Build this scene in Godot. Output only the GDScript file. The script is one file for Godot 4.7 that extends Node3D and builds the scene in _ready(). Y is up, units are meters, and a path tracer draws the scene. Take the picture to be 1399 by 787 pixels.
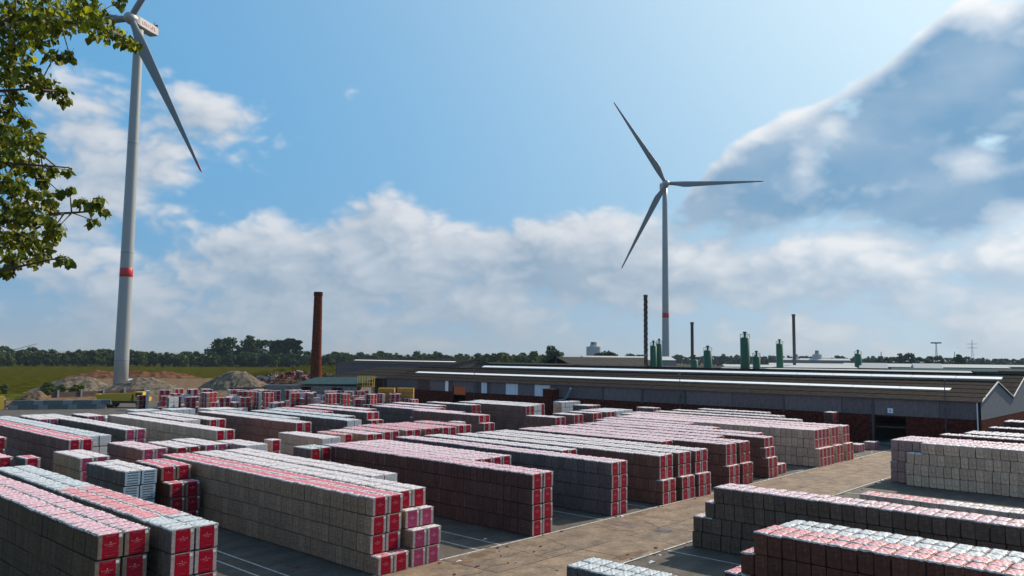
extends Node3D
# A brick yard seen from above: rows of wrapped brick packs, a long shed, two wind turbines.
# World axes follow the yard: +X along the lane, -Z along the rows, y up, metres.

const SKY_W := 4096
var rng := RandomNumberGenerator.new()
var used := {}
var cam_pos := Vector3(0, 10.6, 0)
var cam_basis: Basis
var M := {}

# ---------------------------------------------------------------- helpers
func numbered(called: String) -> String:
	if not used.has(called):
		used[called] = 0
		return called
	used[called] += 1
	return "%s_%03d" % [called, used[called]]

func tag(o: Node, label := "", category := "", group := "", kind := "") -> void:
	if label != "": o.set_meta("label", label)
	if category != "": o.set_meta("category", category)
	if group != "": o.set_meta("group", group)
	if kind != "": o.set_meta("kind", kind)

func thing(called: String, at: Vector3, label: String, category: String, group := "", turn := 0.0) -> Node3D:
	var o := Node3D.new()
	o.name = numbered(called)
	add_child(o)
	o.position = at
	o.rotation.y = turn
	tag(o, label, category, group)
	return o

func part(called: String, mesh: Mesh, m, parent: Node, at := Vector3.ZERO) -> MeshInstance3D:
	var o := MeshInstance3D.new()
	o.name = called
	o.mesh = mesh
	if m != null: o.material_override = m
	parent.add_child(o, true)
	o.position = at
	return o

func structure(called: String, mesh: Mesh, m, at := Vector3.ZERO) -> MeshInstance3D:
	var o := MeshInstance3D.new()
	o.name = numbered(called)
	o.mesh = mesh
	if m != null: o.material_override = m
	add_child(o)
	o.position = at
	o.set_meta("kind", "structure")
	return o

func lin(r: float, g: float, b: float) -> Color:
	return Color(r, g, b).linear_to_srgb()

func mat(c: Color, rough := 0.8, metal := 0.0, spec := 0.5) -> StandardMaterial3D:
	var m := StandardMaterial3D.new()
	m.albedo_color = c
	m.roughness = rough
	m.metallic = metal
	m.metallic_specular = spec
	return m

func new_st() -> SurfaceTool:
	var st := SurfaceTool.new()
	st.begin(Mesh.PRIMITIVE_TRIANGLES)
	st.set_smooth_group(-1)
	return st

func done(st: SurfaceTool) -> ArrayMesh:
	st.generate_normals()
	return st.commit()

# a, b, c, d counter-clockwise as seen from outside
func quad(st: SurfaceTool, a: Vector3, b: Vector3, c: Vector3, d: Vector3, u0 := 0.0, v0 := 0.0, u1 := 1.0, v1 := 1.0) -> void:
	var P := [a, c, b, a, d, c]
	var U := [Vector2(u0, v1), Vector2(u1, v0), Vector2(u1, v1), Vector2(u0, v1), Vector2(u0, v0), Vector2(u1, v0)]
	for i in 6:
		st.set_uv(U[i])
		st.add_vertex(P[i])

func tri(st: SurfaceTool, a: Vector3, b: Vector3, c: Vector3) -> void:
	for p in [a, c, b]:
		st.set_uv(Vector2(p.x, p.z))
		st.add_vertex(p)

func box(st: SurfaceTool, lo: Vector3, hi: Vector3, b := Basis.IDENTITY, o := Vector3.ZERO) -> void:
	var p := []
	for i in 8:
		p.append(o + b * Vector3(hi.x if i & 1 else lo.x, hi.y if i & 2 else lo.y, hi.z if i & 4 else lo.z))
	var s := hi - lo
	quad(st, p[4], p[5], p[7], p[6], 0, 0, s.x, s.y)
	quad(st, p[1], p[0], p[2], p[3], 0, 0, s.x, s.y)
	quad(st, p[5], p[1], p[3], p[7], 0, 0, s.z, s.y)
	quad(st, p[0], p[4], p[6], p[2], 0, 0, s.z, s.y)
	quad(st, p[6], p[7], p[3], p[2], 0, 0, s.x, s.z)
	quad(st, p[0], p[1], p[5], p[4], 0, 0, s.x, s.z)

func box_mesh(lo: Vector3, hi: Vector3) -> ArrayMesh:
	var st := new_st()
	box(st, lo, hi)
	return done(st)

# a round bar from a to b
func bar(st: SurfaceTool, a: Vector3, b: Vector3, ra: float, rb: float, n := 8, caps := true) -> void:
	var ax := (b - a).normalized()
	var s := ax.cross(Vector3.UP if absf(ax.y) < 0.9 else Vector3.RIGHT).normalized()
	var t := ax.cross(s)
	for i in n:
		var q := TAU * i / n
		var w := TAU * (i + 1) / n
		var d0 := s * cos(q) + t * sin(q)
		var d1 := s * cos(w) + t * sin(w)
		quad(st, a + d0 * ra, a + d1 * ra, b + d1 * rb, b + d0 * rb, float(i) / n, 0, float(i + 1) / n, (b - a).length())
		if caps:
			tri(st, b, b + d0 * rb, b + d1 * rb)
			tri(st, a, a + d1 * ra, a + d0 * ra)

# lathe: profile of [radius, y]
func lathe(prof: Array, n := 24, smooth := true) -> ArrayMesh:
	var st := SurfaceTool.new()
	st.begin(Mesh.PRIMITIVE_TRIANGLES)
	st.set_smooth_group(1 if smooth else -1)
	for k in prof.size() - 1:
		var a = prof[k]
		var b = prof[k + 1]
		for i in n:
			var q := TAU * i / n
			var w := TAU * (i + 1) / n
			var d0 := Vector3(cos(q), 0, -sin(q))
			var d1 := Vector3(cos(w), 0, -sin(w))
			quad(st, d0 * a[0] + Vector3.UP * a[1], d1 * a[0] + Vector3.UP * a[1], d1 * b[0] + Vector3.UP * b[1], d0 * b[0] + Vector3.UP * b[1], 3.0 * i / n, -a[1] * 0.2, 3.0 * (i + 1) / n, -b[1] * 0.2)
	st.generate_normals()
	return st.commit()

func noise(seed_: int, freq: float, oct := 4, type := FastNoiseLite.TYPE_SIMPLEX_SMOOTH) -> FastNoiseLite:
	var n := FastNoiseLite.new()
	n.seed = seed_
	n.frequency = freq
	n.noise_type = type
	n.fractal_type = FastNoiseLite.FRACTAL_FBM
	n.fractal_octaves = oct
	return n

func tex(im: Image) -> ImageTexture:
	im.generate_mipmaps()
	return ImageTexture.create_from_image(im)

# ---------------------------------------------------------------- sky
func smooth(a: float, b: float, x: float) -> float:
	var t := clampf((x - a) / (b - a), 0.0, 1.0)
	return t * t * (3.0 - 2.0 * t)

var cloud_a: FastNoiseLite
var cloud_b: FastNoiseLite
var cloud_c: FastNoiseLite
# cloud masses: azimuth, elevation, half width, half height (degrees), strength
var masses := [
	[20.0, 15.0, 8.0, 2.6, 0.62], [28.0, 16.6, 4.2, 1.9, 0.62], [16.0, 12.0, 6.0, 3.0, 0.35], [35.5, 18.4, 0.9, 0.6, 0.35],
	[38.0, 10.0, 5.2, 2.3, 0.75], [35.0, 8.0, 5.0, 2.2, 0.5], [21.0, 9.0, 8.0, 1.8, 0.45],
	[50.5, 8.6, 6.5, 2.1, 0.75], [46.0, 5.8, 9.0, 2.6, 0.55], [57.0, 7.2, 5.0, 2.4, 0.5],
	[68.0, 6.6, 8.0, 2.6, 0.6], [79.0, 6.5, 7.0, 4.0, 0.6], [26.0, 5.0, 10.0, 2.0, 0.45], [24.0, 11.6, 7.0, 1.6, 0.3], [17.0, 6.5, 5.0, 2.4, 0.35], [30.0, 7.4, 5.0, 1.5, 0.35],
	[98.0, 8.0, 9.0, 3.0, 0.6], [116.0, 10.0, 12.0, 3.6, 0.6], [140.0, 8.0, 9.0, 3.0, 0.7], [163.0, 12.0, 9.0, 3.0, 0.6],
	[-10.0, 10.0, 9.0, 3.5, 0.6], [-32.0, 8.0, 9.0, 3.0, 0.7], [-58.0, 13.0, 8.0, 3.0, 0.6], [-84.0, 9.0, 9.0, 3.0, 0.7], [-112.0, 8.0, 9.0, 4.0, 0.7], [-146.0, 11.0, 12.0, 3.0, 0.6],
	[69.3, 14.6, 1.3, 1.4, -0.75], [71.0, 16.4, 1.2, 1.0, -0.55], [80.8, 23.0, 1.6, 1.2, -0.7], [79.0, 13.6, 1.3, 1.1, -0.6], [75.0, 12.2, 2.4, 0.7, -0.3], [64.5, 13.0, 1.2, 0.8, -0.25],
	[-20.0, 24.0, 14.0, 5.0, 0.5], [-70.0, 30.0, 16.0, 6.0, 0.55], [-120.0, 26.0, 16.0, 6.0, 0.55], [-165.0, 34.0, 14.0, 6.0, 0.5], [150.0, 28.0, 14.0, 5.0, 0.5], [-95.0, 52.0, 24.0, 7.0, 0.5], [10.0, 55.0, 20.0, 6.0, 0.45], [120.0, 58.0, 24.0, 6.0, 0.45]]  # high clouds out of view, added to whiten the ambient light
# the upper edge of the large dark cloud: azimuth, elevation
var rim := [[56.0, 6.0], [60.0, 12.0], [61.5, 13.9], [64.0, 15.6], [67.0, 17.4], [70.5, 18.9], [74.0, 20.6], [77.0, 22.8], [81.0, 24.6], [87.0, 25.5], [95.0, 24.0], [104.0, 20.0], [112.0, 14.0], [120.0, 8.0]]

func rim_at(az: float) -> float:
	for i in rim.size() - 1:
		if az < rim[i + 1][0]:
			return lerpf(rim[i][1], rim[i + 1][1], (az - rim[i][0]) / (rim[i + 1][0] - rim[i][0]))
	return 0.0

func cloud_low(az: float, el: float) -> float:
	# the part of the density that varies slowly
	var d := -0.46 + 0.5 * exp(-pow(el / 6.0, 2.0)) - 0.012 * maxf(minf(el, 26.0) - 12.0, 0.0)
	d += 0.2 * smooth(27.0, 36.0, el)  # thicker cover above the view, added so shaded sides turn less blue
	for b in masses:
		var x: float = (az - b[0]) / b[2]
		if absf(x) > 2.4: continue
		var y: float = (el - b[1]) / b[3]
		# flat bases, domed tops
		if y < 0.0: y *= 0.8
		d += b[4] * exp(-(x * x + y * y))
	if az > 57.0 and az < 119.0:
		var r := rim_at(az)
		var t := (r - el) / 1.9
		var side := smooth(57.5, 61.0, az) * smooth(119.0, 106.0, az)
		d += side * 1.05 * smooth(-0.25, 1.0, t) * smooth(8.2, 11.2, el - 0.5 * sin(az * 0.55))
		d -= side * 0.25 * smooth(0.3, -1.0, t)
	return d

func make_sky() -> ImageTexture:
	cloud_a = noise(11, 0.095, 6)
	cloud_b = noise(29, 0.035, 3)
	cloud_c = noise(57, 0.2, 4)
	cloud_c.fractal_gain = 0.55
	var W := SKY_W
	var H := W / 2
	var data := PackedFloat32Array()
	data.resize(W * H * 3)
	var sun_az := 98.0
	var sun_el := 36.0
	# slow part on a coarse grid
	var gs := 0.4
	var gw := int(360.0 / gs) + 2
	var gh := int(90.0 / gs) + 4
	var low := PackedFloat32Array()
	low.resize(gw * gh)
	for j in gh:
		for i in gw:
			low[j * gw + i] = cloud_low(i * gs - 180.0, j * gs)
	var ground := Color(0.22, 0.22, 0.21)
	var hh := H / 2
	for j in H:
		var el := 90.0 - (j + 0.5) * 180.0 / H
		var row := j * W * 3
		if el < -0.5:
			for i in W:
				data[row + i * 3] = ground.r
				data[row + i * 3 + 1] = ground.g
				data[row + i * 3 + 2] = ground.b
			continue
		var e := maxf(el, 0.0)
		var step := 1 if e < 32.0 else 2
		var hz := exp(-e / 5.5)
		var up := smooth(0.0, 60.0, e)
		var base := Vector3(0.07, 0.335, 0.64).lerp(Vector3(0.12, 0.28, 0.52), up).lerp(Vector3(0.325, 0.36, 0.39), hz * 0.92)
		var gj := e / gs
		var j0 := int(gj)
		var fj := gj - j0
		var ce := cos(deg_to_rad(e))
		var se := sin(deg_to_rad(e))
		var cs := cos(deg_to_rad(sun_el))
		var ss := sin(deg_to_rad(sun_el))
		var i := 0
		while i < W:
			var az := (i + 0.5) * 360.0 / W
			if az > 180.0: az -= 360.0
			var gi := (az + 180.0) / gs
			var i0 := int(gi)
			var fi := gi - i0
			var k := j0 * gw + i0
			var l0 := lerpf(low[k], low[k + 1], fi)
			var l1 := lerpf(low[k + gw], low[k + gw + 1], fi)
			var slow := lerpf(l0, l1, fj)
			var cosang := ce * cs * cos(deg_to_rad(az - sun_az)) + se * ss
			var ang := acos(clampf(cosang, -1.0, 1.0)) * 57.2958
			var glow := exp(-pow(ang / 40.0, 2.0)) * 0.95 + exp(-ang / 32.0) * 0.15
			glow = minf(glow * 1.06, 0.97)
			var sk := base.lerp(Vector3(0.80, 0.97, 1.03), glow)
			if slow > -0.6:
				var n := cloud_a.get_noise_2d(az, e * 1.7)
				var n2 := cloud_b.get_noise_2d(az, e * 1.7)
				var bil := absf(cloud_c.get_noise_2d(az + n * 2.0, e * 1.9)) * 2.0 - 0.42
				var d := slow + n * 0.56 + n2 * 0.3 + bil * 0.2 + 0.12 * smooth(85.0, 130.0, ang)  # last term: extra unseen cloud opposite the sun, added for whiter ambient
				if d > -0.12:
					# towards the sun
					var sa := 1.3 if az < sun_az else -1.3
					var nn := cloud_a.get_noise_2d(az + sa * 0.8, (e + 1.0) * 1.7)
					var kk := mini(j0 + 3, gh - 2) * gw + clampi(i0 + int(signf(sa)) * 3, 0, gw - 2)
					var dd := lerpf(lerpf(low[kk], low[kk + 1], fi), lerpf(low[kk + gw], low[kk + gw + 1], fi), fj) + nn * 0.56 + n2 * 0.3 + bil * 0.12
					var t := maxf(d, 0.0)
					var alpha := smooth(-0.1, 0.32, d)
					var lit := clampf(0.62 + 0.95 * (d - dd) - lerpf(0.45, 0.95, smooth(48.0, 28.0, ang) * smooth(7.5, 11.5, e)) * t + 0.3 * n + 0.24 * bil + 0.3 * smooth(75.0, 125.0, ang), 0.0, 1.0)
					lit += 0.2 * smooth(50.0, 34.0, ang) * smooth(10.5, 7.5, e)
					lit = clampf(maxf(lit - 0.06, 0.0 + 0.25 * n2 + 0.2 * n), 0.0, 1.0)
					var bright := Vector3(0.74, 0.74, 0.76).lerp(Vector3(0.97, 0.97, 0.97), smooth(55.0, 15.0, ang)).lerp(Vector3(0.98, 0.95, 0.90), smooth(75.0, 125.0, ang))  # clouds opposite the sun, mostly unseen, brightened to whiten the ambient
					var dark := Vector3(0.26, 0.36, 0.475).lerp(Vector3(0.14, 0.305, 0.50), smooth(50.0, 34.0, ang))
					var cl := dark.lerp(bright, lit)
					cl = cl.lerp(Vector3(0.32, 0.355, 0.385).lerp(Vector3(0.50, 0.545, 0.585), smooth(60.0, 35.0, ang)), exp(-e / 2.8) * 0.85)
					sk = sk.lerp(cl, alpha * (0.93 - 0.25 * hz))
			for q in step:
				var o := row + (i + q) * 3
				data[o] = sk.x
				data[o + 1] = sk.y
				data[o + 2] = sk.z
			i += step
	var im := Image.create_from_data(W, H, false, Image.FORMAT_RGBF, data.to_byte_array())
	return ImageTexture.create_from_image(im)

# ---------------------------------------------------------------- materials and textures
func grain_image(w: int, h: int, seed_: int, f1: float, f2: float, a1: float, a2: float, mid := 0.8) -> Image:
	var n1 := noise(seed_, f1, 4)
	var n2 := noise(seed_ + 1, f2, 3)
	var im := Image.create(w, h, false, Image.FORMAT_RGB8)
	for y in h:
		for x in w:
			var v := mid + n1.get_noise_2d(x, y) * a1 + n2.get_noise_2d(x, y) * a2
			im.set_pixel(x, y, Color(v, v, v))
	return im

func normal_image(w: int, seed_: int, f: float, strength: float, type := FastNoiseLite.TYPE_SIMPLEX_SMOOTH) -> Image:
	var n := noise(seed_, f, 4, type)
	var im := n.get_seamless_image(w, w)
	im.convert(Image.FORMAT_RGBA8)
	im.bump_map_to_normal_map(strength)
	return im

# bricks packed on edge, seen through clear film: grey tones, tinted by the material
func brick_side_image(seed_: int) -> Image:
	var w := 256
	var h := 256
	var r := RandomNumberGenerator.new()
	r.seed = seed_
	var n1 := noise(seed_, 0.02, 3)
	var n2 := noise(seed_ + 7, 0.18, 2)
	var im := Image.create(w, h, false, Image.FORMAT_RGB8)
	im.fill(Color(0.62, 0.62, 0.62))
	var courses := 14
	for k in courses:
		var y0 := int(h * float(k) / courses)
		var y1 := int(h * float(k + 1) / courses) - 1
		var x := -r.randi_range(0, 20)
		while x < w:
			var bw := 47 if k % 3 else 95
			var t := r.randf_range(0.84, 1.0)
			im.fill_rect(Rect2i(maxi(x, 0), y0, clampi(bw - 2, 1, w - maxi(x, 0)), y1 - y0), Color(t, t * r.randf_range(0.96, 1.0), t * r.randf_range(0.92, 1.0)))
			x += bw
	for y in h:
		for xx in w:
			var c := im.get_pixel(xx, y)
			var g := 0.96 + 0.14 * n1.get_noise_2d(xx, y * 0.3) + 0.06 * n2.get_noise_2d(xx, y)
			c = Color(c.r * g, c.g * g, c.b * g)
			# pale streaks: sheen along the film creases, put into the colour
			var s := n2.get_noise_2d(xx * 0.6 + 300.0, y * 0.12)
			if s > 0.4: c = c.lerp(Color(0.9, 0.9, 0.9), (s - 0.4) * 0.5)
			im.set_pixel(xx, y, c)
	return im

func glyphs(im: Image, x: int, y: int, w: int, h: int, col: Color, r: RandomNumberGenerator) -> void:
	# a printed word too small to read in the photograph: strokes of its length and height
	var cx := x
	while cx < x + w - 3:
		var k := r.randi_range(0, 3)
		im.fill_rect(Rect2i(cx, y, 1, h), col)
		if k != 0: im.fill_rect(Rect2i(cx + 3, y, 1, h), col)
		if k != 1: im.fill_rect(Rect2i(cx, y + h / 2, 4, 1), col)
		if k == 2: im.fill_rect(Rect2i(cx, y, 4, 1), col)
		if k == 3: im.fill_rect(Rect2i(cx, y + h - 1, 4, 1), col)
		cx += 6

func label_image(kind: String, seed_: int) -> Image:
	var w := 128
	var h := 128
	var r := RandomNumberGenerator.new()
	r.seed = seed_
	var n1 := noise(seed_, 0.04, 3)
	var n2 := noise(seed_ + 5, 0.2, 2)
	var film := Color(0.66, 0.60, 0.59)
	var red := Color(0.61, 0.0, 0.13)
	if kind == "plum": red = Color(0.62, 0.22, 0.36)
	if kind == "dark":
		red = Color(0.58, 0.05, 0.14)
		film = Color(0.50, 0.44, 0.39)
	if kind == "slat": film = Color(0.66, 0.72, 0.76)
	if kind == "film": film = Color(0.78, 0.78, 0.78)
	var im := Image.create(w, h, false, Image.FORMAT_RGB8)
	im.fill(film)
	if kind == "slat":
		for k in 5:
			im.fill_rect(Rect2i(18, 10 + k * 24, 92, 12), Color(0.36, 0.42, 0.47))
	elif kind != "film":
		im.fill_rect(Rect2i(21, 0, 86, h), red)
		var white := red.lerp(Color(0.95, 0.9, 0.9), 0.72)
		# small tree-like mark, a name line, a smaller line
		for k in 7:
			im.fill_rect(Rect2i(63 - k / 2, 40 + k, 1 + k, 1), white)
		glyphs(im, 34, 52, 60, 6, white, r)
		glyphs(im, 50, 63, 28, 4, white, r)
		glyphs(im, 40, 10, 46, 3, red.lerp(white, 0.6), r)
		glyphs(im, 40, 112, 46, 3, red.lerp(white, 0.6), r)
		im.fill_rect(Rect2i(21, 96, 86, 1), red.lerp(white, 0.35))
		im.fill_rect(Rect2i(0, 0, w, 4), film)
		# the paper slip at the corner
		im.fill_rect(Rect2i(105, 6, 17, 18), Color(0.86, 0.86, 0.85))
	for y in h:
		for x in w:
			var c := im.get_pixel(x, y)
			var g := 0.96 + 0.16 * n1.get_noise_2d(x, y) + 0.07 * n2.get_noise_2d(x * 0.5, y)
			im.set_pixel(x, y, Color(c.r * g, c.g * g, c.b * g))
	return im

func top_image(kind: String, seed_: int) -> Image:
	# the film over a pack: print bands along the row, their pink mixing in film sheen and dust
	var w := 128
	var h := 96
	var n1 := noise(seed_, 0.05, 4)
	var n2 := noise(seed_ + 3, 0.16, 3)
	var im := Image.create(w, h, false, Image.FORMAT_RGB8)
	var film := Color(0.81, 0.775, 0.775)
	if kind == "grey": film = Color(0.76, 0.775, 0.78)
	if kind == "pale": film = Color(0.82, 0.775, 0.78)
	for y in h:
		for x in w:
			var a := n1.get_noise_2d(x, y)
			var b := n2.get_noise_2d(x, y)
			var c := film
			var e := absf(x - 64.0) / 64.0 + 0.03 * b
			if kind == "stripe":
				if e < 0.56: c = Color(0.80, 0.36, 0.43).lerp(film, clampf(0.18 + 0.5 * a + 0.4 * b, 0.0, 1.0))
			elif kind == "patchy":
				if e < 0.72: c = Color(0.83, 0.57, 0.63).lerp(film, clampf(0.42 + 0.9 * a + 0.5 * b, 0.0, 1.0))
			elif kind == "rose":
				if e < 0.72: c = Color(0.83, 0.50, 0.52).lerp(film, clampf(0.2 + 0.6 * a + 0.4 * b, 0.0, 1.0))
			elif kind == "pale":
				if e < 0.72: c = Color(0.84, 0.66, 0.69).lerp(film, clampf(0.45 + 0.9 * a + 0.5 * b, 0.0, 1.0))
			elif kind == "grey":
				# bricks show through the film in places
				c = film.lerp(Color(0.50, 0.53, 0.55), clampf((a + b) * 0.6, 0.0, 0.4))
			var g := 0.97 + 0.09 * b + 0.06 * a
			im.set_pixel(x, y, Color(c.r * g, c.g * g, c.b * g))
	return im

const SIDE := {
	"ash": Vector3(0.191, 0.128, 0.095), "beige": Vector3(0.418, 0.271, 0.186), "sand": Vector3(0.780, 0.541, 0.388), "plum": Vector3(0.116, 0.061, 0.055), "brown": Vector3(0.238, 0.109, 0.081),
	"slate": Vector3(0.175, 0.138, 0.128), "grey": Vector3(0.174, 0.147, 0.126), "redbrown": Vector3(0.162, 0.065, 0.045), "olive": Vector3(0.151, 0.099, 0.060),
	"lilac": Vector3(0.499, 0.310, 0.272), "white": Vector3(0.64, 0.61, 0.58), "tan": Vector3(0.510, 0.352, 0.213), "mauve": Vector3(0.290, 0.152, 0.126)}

func make_materials() -> void:
	var crinkle := tex(normal_image(256, 5, 0.035, 5.0))
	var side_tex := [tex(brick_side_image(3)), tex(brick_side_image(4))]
	M.side_base = mat(Color.WHITE, 0.8, 0.0, 0.25)
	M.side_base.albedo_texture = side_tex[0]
	M.side_base.vertex_color_use_as_albedo = true
	for k in SIDE:
		for v in 3:
			var c: Vector3 = SIDE[k] * [0.9, 1.0, 1.12][v]
			var m := mat(lin(c.x, c.y, c.z), 0.8, 0.0, 0.25)
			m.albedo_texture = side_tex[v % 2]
			M["side_%s_%d" % [k, v]] = m
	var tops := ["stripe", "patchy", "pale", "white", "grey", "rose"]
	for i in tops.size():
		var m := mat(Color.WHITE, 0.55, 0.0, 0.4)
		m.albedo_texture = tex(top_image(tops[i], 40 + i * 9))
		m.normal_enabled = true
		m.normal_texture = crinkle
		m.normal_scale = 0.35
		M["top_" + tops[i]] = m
	var labels := ["red", "dark", "plum", "slat", "film"]
	for i in labels.size():
		var m := mat(Color.WHITE, 0.42, 0.0, 0.3)
		m.albedo_texture = tex(label_image(labels[i], 80 + i * 9))
		M["label_" + labels[i]] = m
	M.glass = mat(lin(0.03, 0.035, 0.04), 0.1)
	M.strap = mat(lin(0.6, 0.6, 0.6), 0.5)
	# ground
	var g1 := grain_image(512, 512, 21, 0.012, 0.09, 0.19, 0.11, 0.78)
	var conc_n := tex(normal_image(256, 8, 0.05, 3.0))
	var concrete_tex := tex(g1)
	for e in [["lane", Vector3(0.31, 0.205, 0.128)], ["lane_b", Vector3(0.33, 0.22, 0.135)], ["lane_c", Vector3(0.285, 0.192, 0.123)], ["yard", Vector3(0.12, 0.092, 0.068)], ["patch_dark", Vector3(0.11, 0.10, 0.11)], ["patch_rust", Vector3(0.24, 0.15, 0.12)], ["stain", Vector3(0.22, 0.115, 0.05)]]:
		var m := mat(lin(e[1].x, e[1].y, e[1].z), 0.85)
		m.albedo_texture = concrete_tex
		m.uv1_triplanar = true
		m.uv1_world_triplanar = true
		m.uv1_scale = Vector3(0.07, 0.09, 0.11)
		m.normal_enabled = true
		m.normal_texture = conc_n
		m.normal_scale = 0.35
		M[e[0]] = m
	M.paint = mat(lin(0.62, 0.60, 0.56), 0.7)
	M.paint.albedo_texture = tex(grain_image(256, 256, 33, 0.05, 0.3, 0.3, 0.25, 0.85))
	M.paint.uv1_triplanar = true
	M.paint.uv1_world_triplanar = true
	M.paint.uv1_scale = Vector3.ONE * 0.4
	M.crack = mat(lin(0.05, 0.045, 0.04), 0.9)
	var patch := grain_image(512, 512, 61, 0.012, 0.08, 0.42, 0.32, 0.75)
	var patch_tex := tex(patch)
	for e in [["earth", Vector3(0.17, 0.145, 0.105), 0.02], ["grass", Vector3(0.085, 0.08, 0.006), 0.035], ["grass_pale", Vector3(0.12, 0.125, 0.02), 0.04], ["gravel", Vector3(0.27, 0.215, 0.16), 0.12], ["sand", Vector3(0.27, 0.18, 0.115), 0.1], ["redsoil", Vector3(0.26, 0.115, 0.065), 0.05], ["berm", Vector3(0.22, 0.11, 0.06), 0.08]]:
		var m := mat(lin(e[1].x, e[1].y, e[1].z), 1.0, 0.0, 0.0)
		m.albedo_texture = patch_tex
		m.uv1_triplanar = true
		m.uv1_world_triplanar = true
		m.uv1_scale = Vector3.ONE * float(e[2])
		M[e[0]] = m
	# buildings
	var soft_t := tex(grain_image(256, 256, 91, 0.03, 0.2, 0.1, 0.08, 0.86))
	var roof_t := tex(grain_image(512, 512, 71, 0.015, 0.12, 0.25, 0.2, 0.75))
	for e in [["roof", Vector3(0.046, 0.034, 0.028), 0.12], ["roof_grey", Vector3(0.10, 0.09, 0.082), 0.12], ["brick_dark", Vector3(0.145, 0.035, 0.025), 0.2], ["panel", Vector3(0.225, 0.195, 0.20), 0.004], ["panel_b", Vector3(0.19, 0.165, 0.17), 0.004], ["gable", Vector3(0.275, 0.275, 0.295), 0.01], ["plaster", Vector3(0.42, 0.39, 0.34), 0.2], ["teal", Vector3(0.07, 0.13, 0.14), 0.2], ["chimney", Vector3(0.23, 0.062, 0.034), 0.15], ["steel", Vector3(0.22, 0.19, 0.17), 0.2], ["block", Vector3(0.24, 0.265, 0.26), 0.4], ["rust", Vector3(0.2, 0.135, 0.11), 0.3], ["white_roof", Vector3(0.62, 0.62, 0.60), 0.05], ["grey_wall", Vector3(0.32, 0.33, 0.33), 0.1], ["wood", Vector3(0.75, 0.39, 0.1), 0.5], ["pale", Vector3(0.62, 0.61, 0.6), 0.01]]:  # gable is the wall panel made lighter, grazing sunlight put into its colour
		var m := mat(lin(e[1].x, e[1].y, e[1].z), 0.9, 0.0, 0.12)
		m.albedo_texture = roof_t
		m.uv1_triplanar = true
		m.uv1_world_triplanar = true
		m.uv1_scale = Vector3.ONE * float(e[2])
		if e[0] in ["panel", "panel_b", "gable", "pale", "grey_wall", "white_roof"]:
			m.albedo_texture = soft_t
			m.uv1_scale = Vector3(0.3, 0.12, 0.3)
		M[e[0]] = m
	M.skylight = mat(lin(0.9, 0.89, 0.86), 0.5)
	M.translucent = mat(lin(0.62, 0.68, 0.74), 0.4)
	M.gutter = mat(lin(0.05, 0.05, 0.055), 0.6)
	M.trim = mat(lin(0.55, 0.52, 0.46), 0.6)
	M.sign = mat(lin(0.7, 0.75, 0.8), 0.5)
	M.sign_blue = mat(lin(0.2, 0.35, 0.6), 0.5)
	M.orange = mat(lin(0.55, 0.1, 0.02), 0.6)
	M.greendoor = mat(lin(0.02, 0.07, 0.045), 0.6)
	M.yellow = mat(lin(0.55, 0.35, 0.03), 0.55)
	M.silo = mat(lin(0.012, 0.085, 0.035), 0.5)
	M.silo_dark = mat(lin(0.015, 0.06, 0.03), 0.5)
	M.rubber = mat(lin(0.02, 0.02, 0.02), 0.9)
	M.tower = mat(lin(0.30, 0.305, 0.305), 0.4)
	M.tower.clearcoat_enabled = true
	M.tower.clearcoat = 0.3
	M.blade = mat(lin(0.17, 0.18, 0.19), 0.5)
	M.redband = mat(lin(0.5, 0.012, 0.02), 0.45)
	M.seam = mat(lin(0.22, 0.23, 0.24), 0.6)
	M.concrete_grey = mat(lin(0.35, 0.34, 0.32), 0.9)
	M.tarp = mat(lin(0.36, 0.42, 0.46), 0.5)
	M.bark = mat(lin(0.09, 0.07, 0.05), 0.9)
	M.blue_steel = mat(lin(0.12, 0.2, 0.25), 0.5)

# ---------------------------------------------------------------- ground
func sheet(pts: Array, y: float) -> ArrayMesh:
	var st := new_st()
	var poly := PackedVector2Array()
	for p in pts: poly.append(Vector2(p[0], p[1]))
	var idx := Geometry2D.triangulate_polygon(poly)
	for i in range(0, idx.size(), 3):
		var a := Vector3(poly[idx[i]].x, y, poly[idx[i]].y)
		var b := Vector3(poly[idx[i + 1]].x, y, poly[idx[i + 1]].y)
		var c := Vector3(poly[idx[i + 2]].x, y, poly[idx[i + 2]].y)
		if (b - a).cross(c - a).y < 0.0:
			tri(st, a, c, b)
		else:
			tri(st, a, b, c)
	return done(st)

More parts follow.
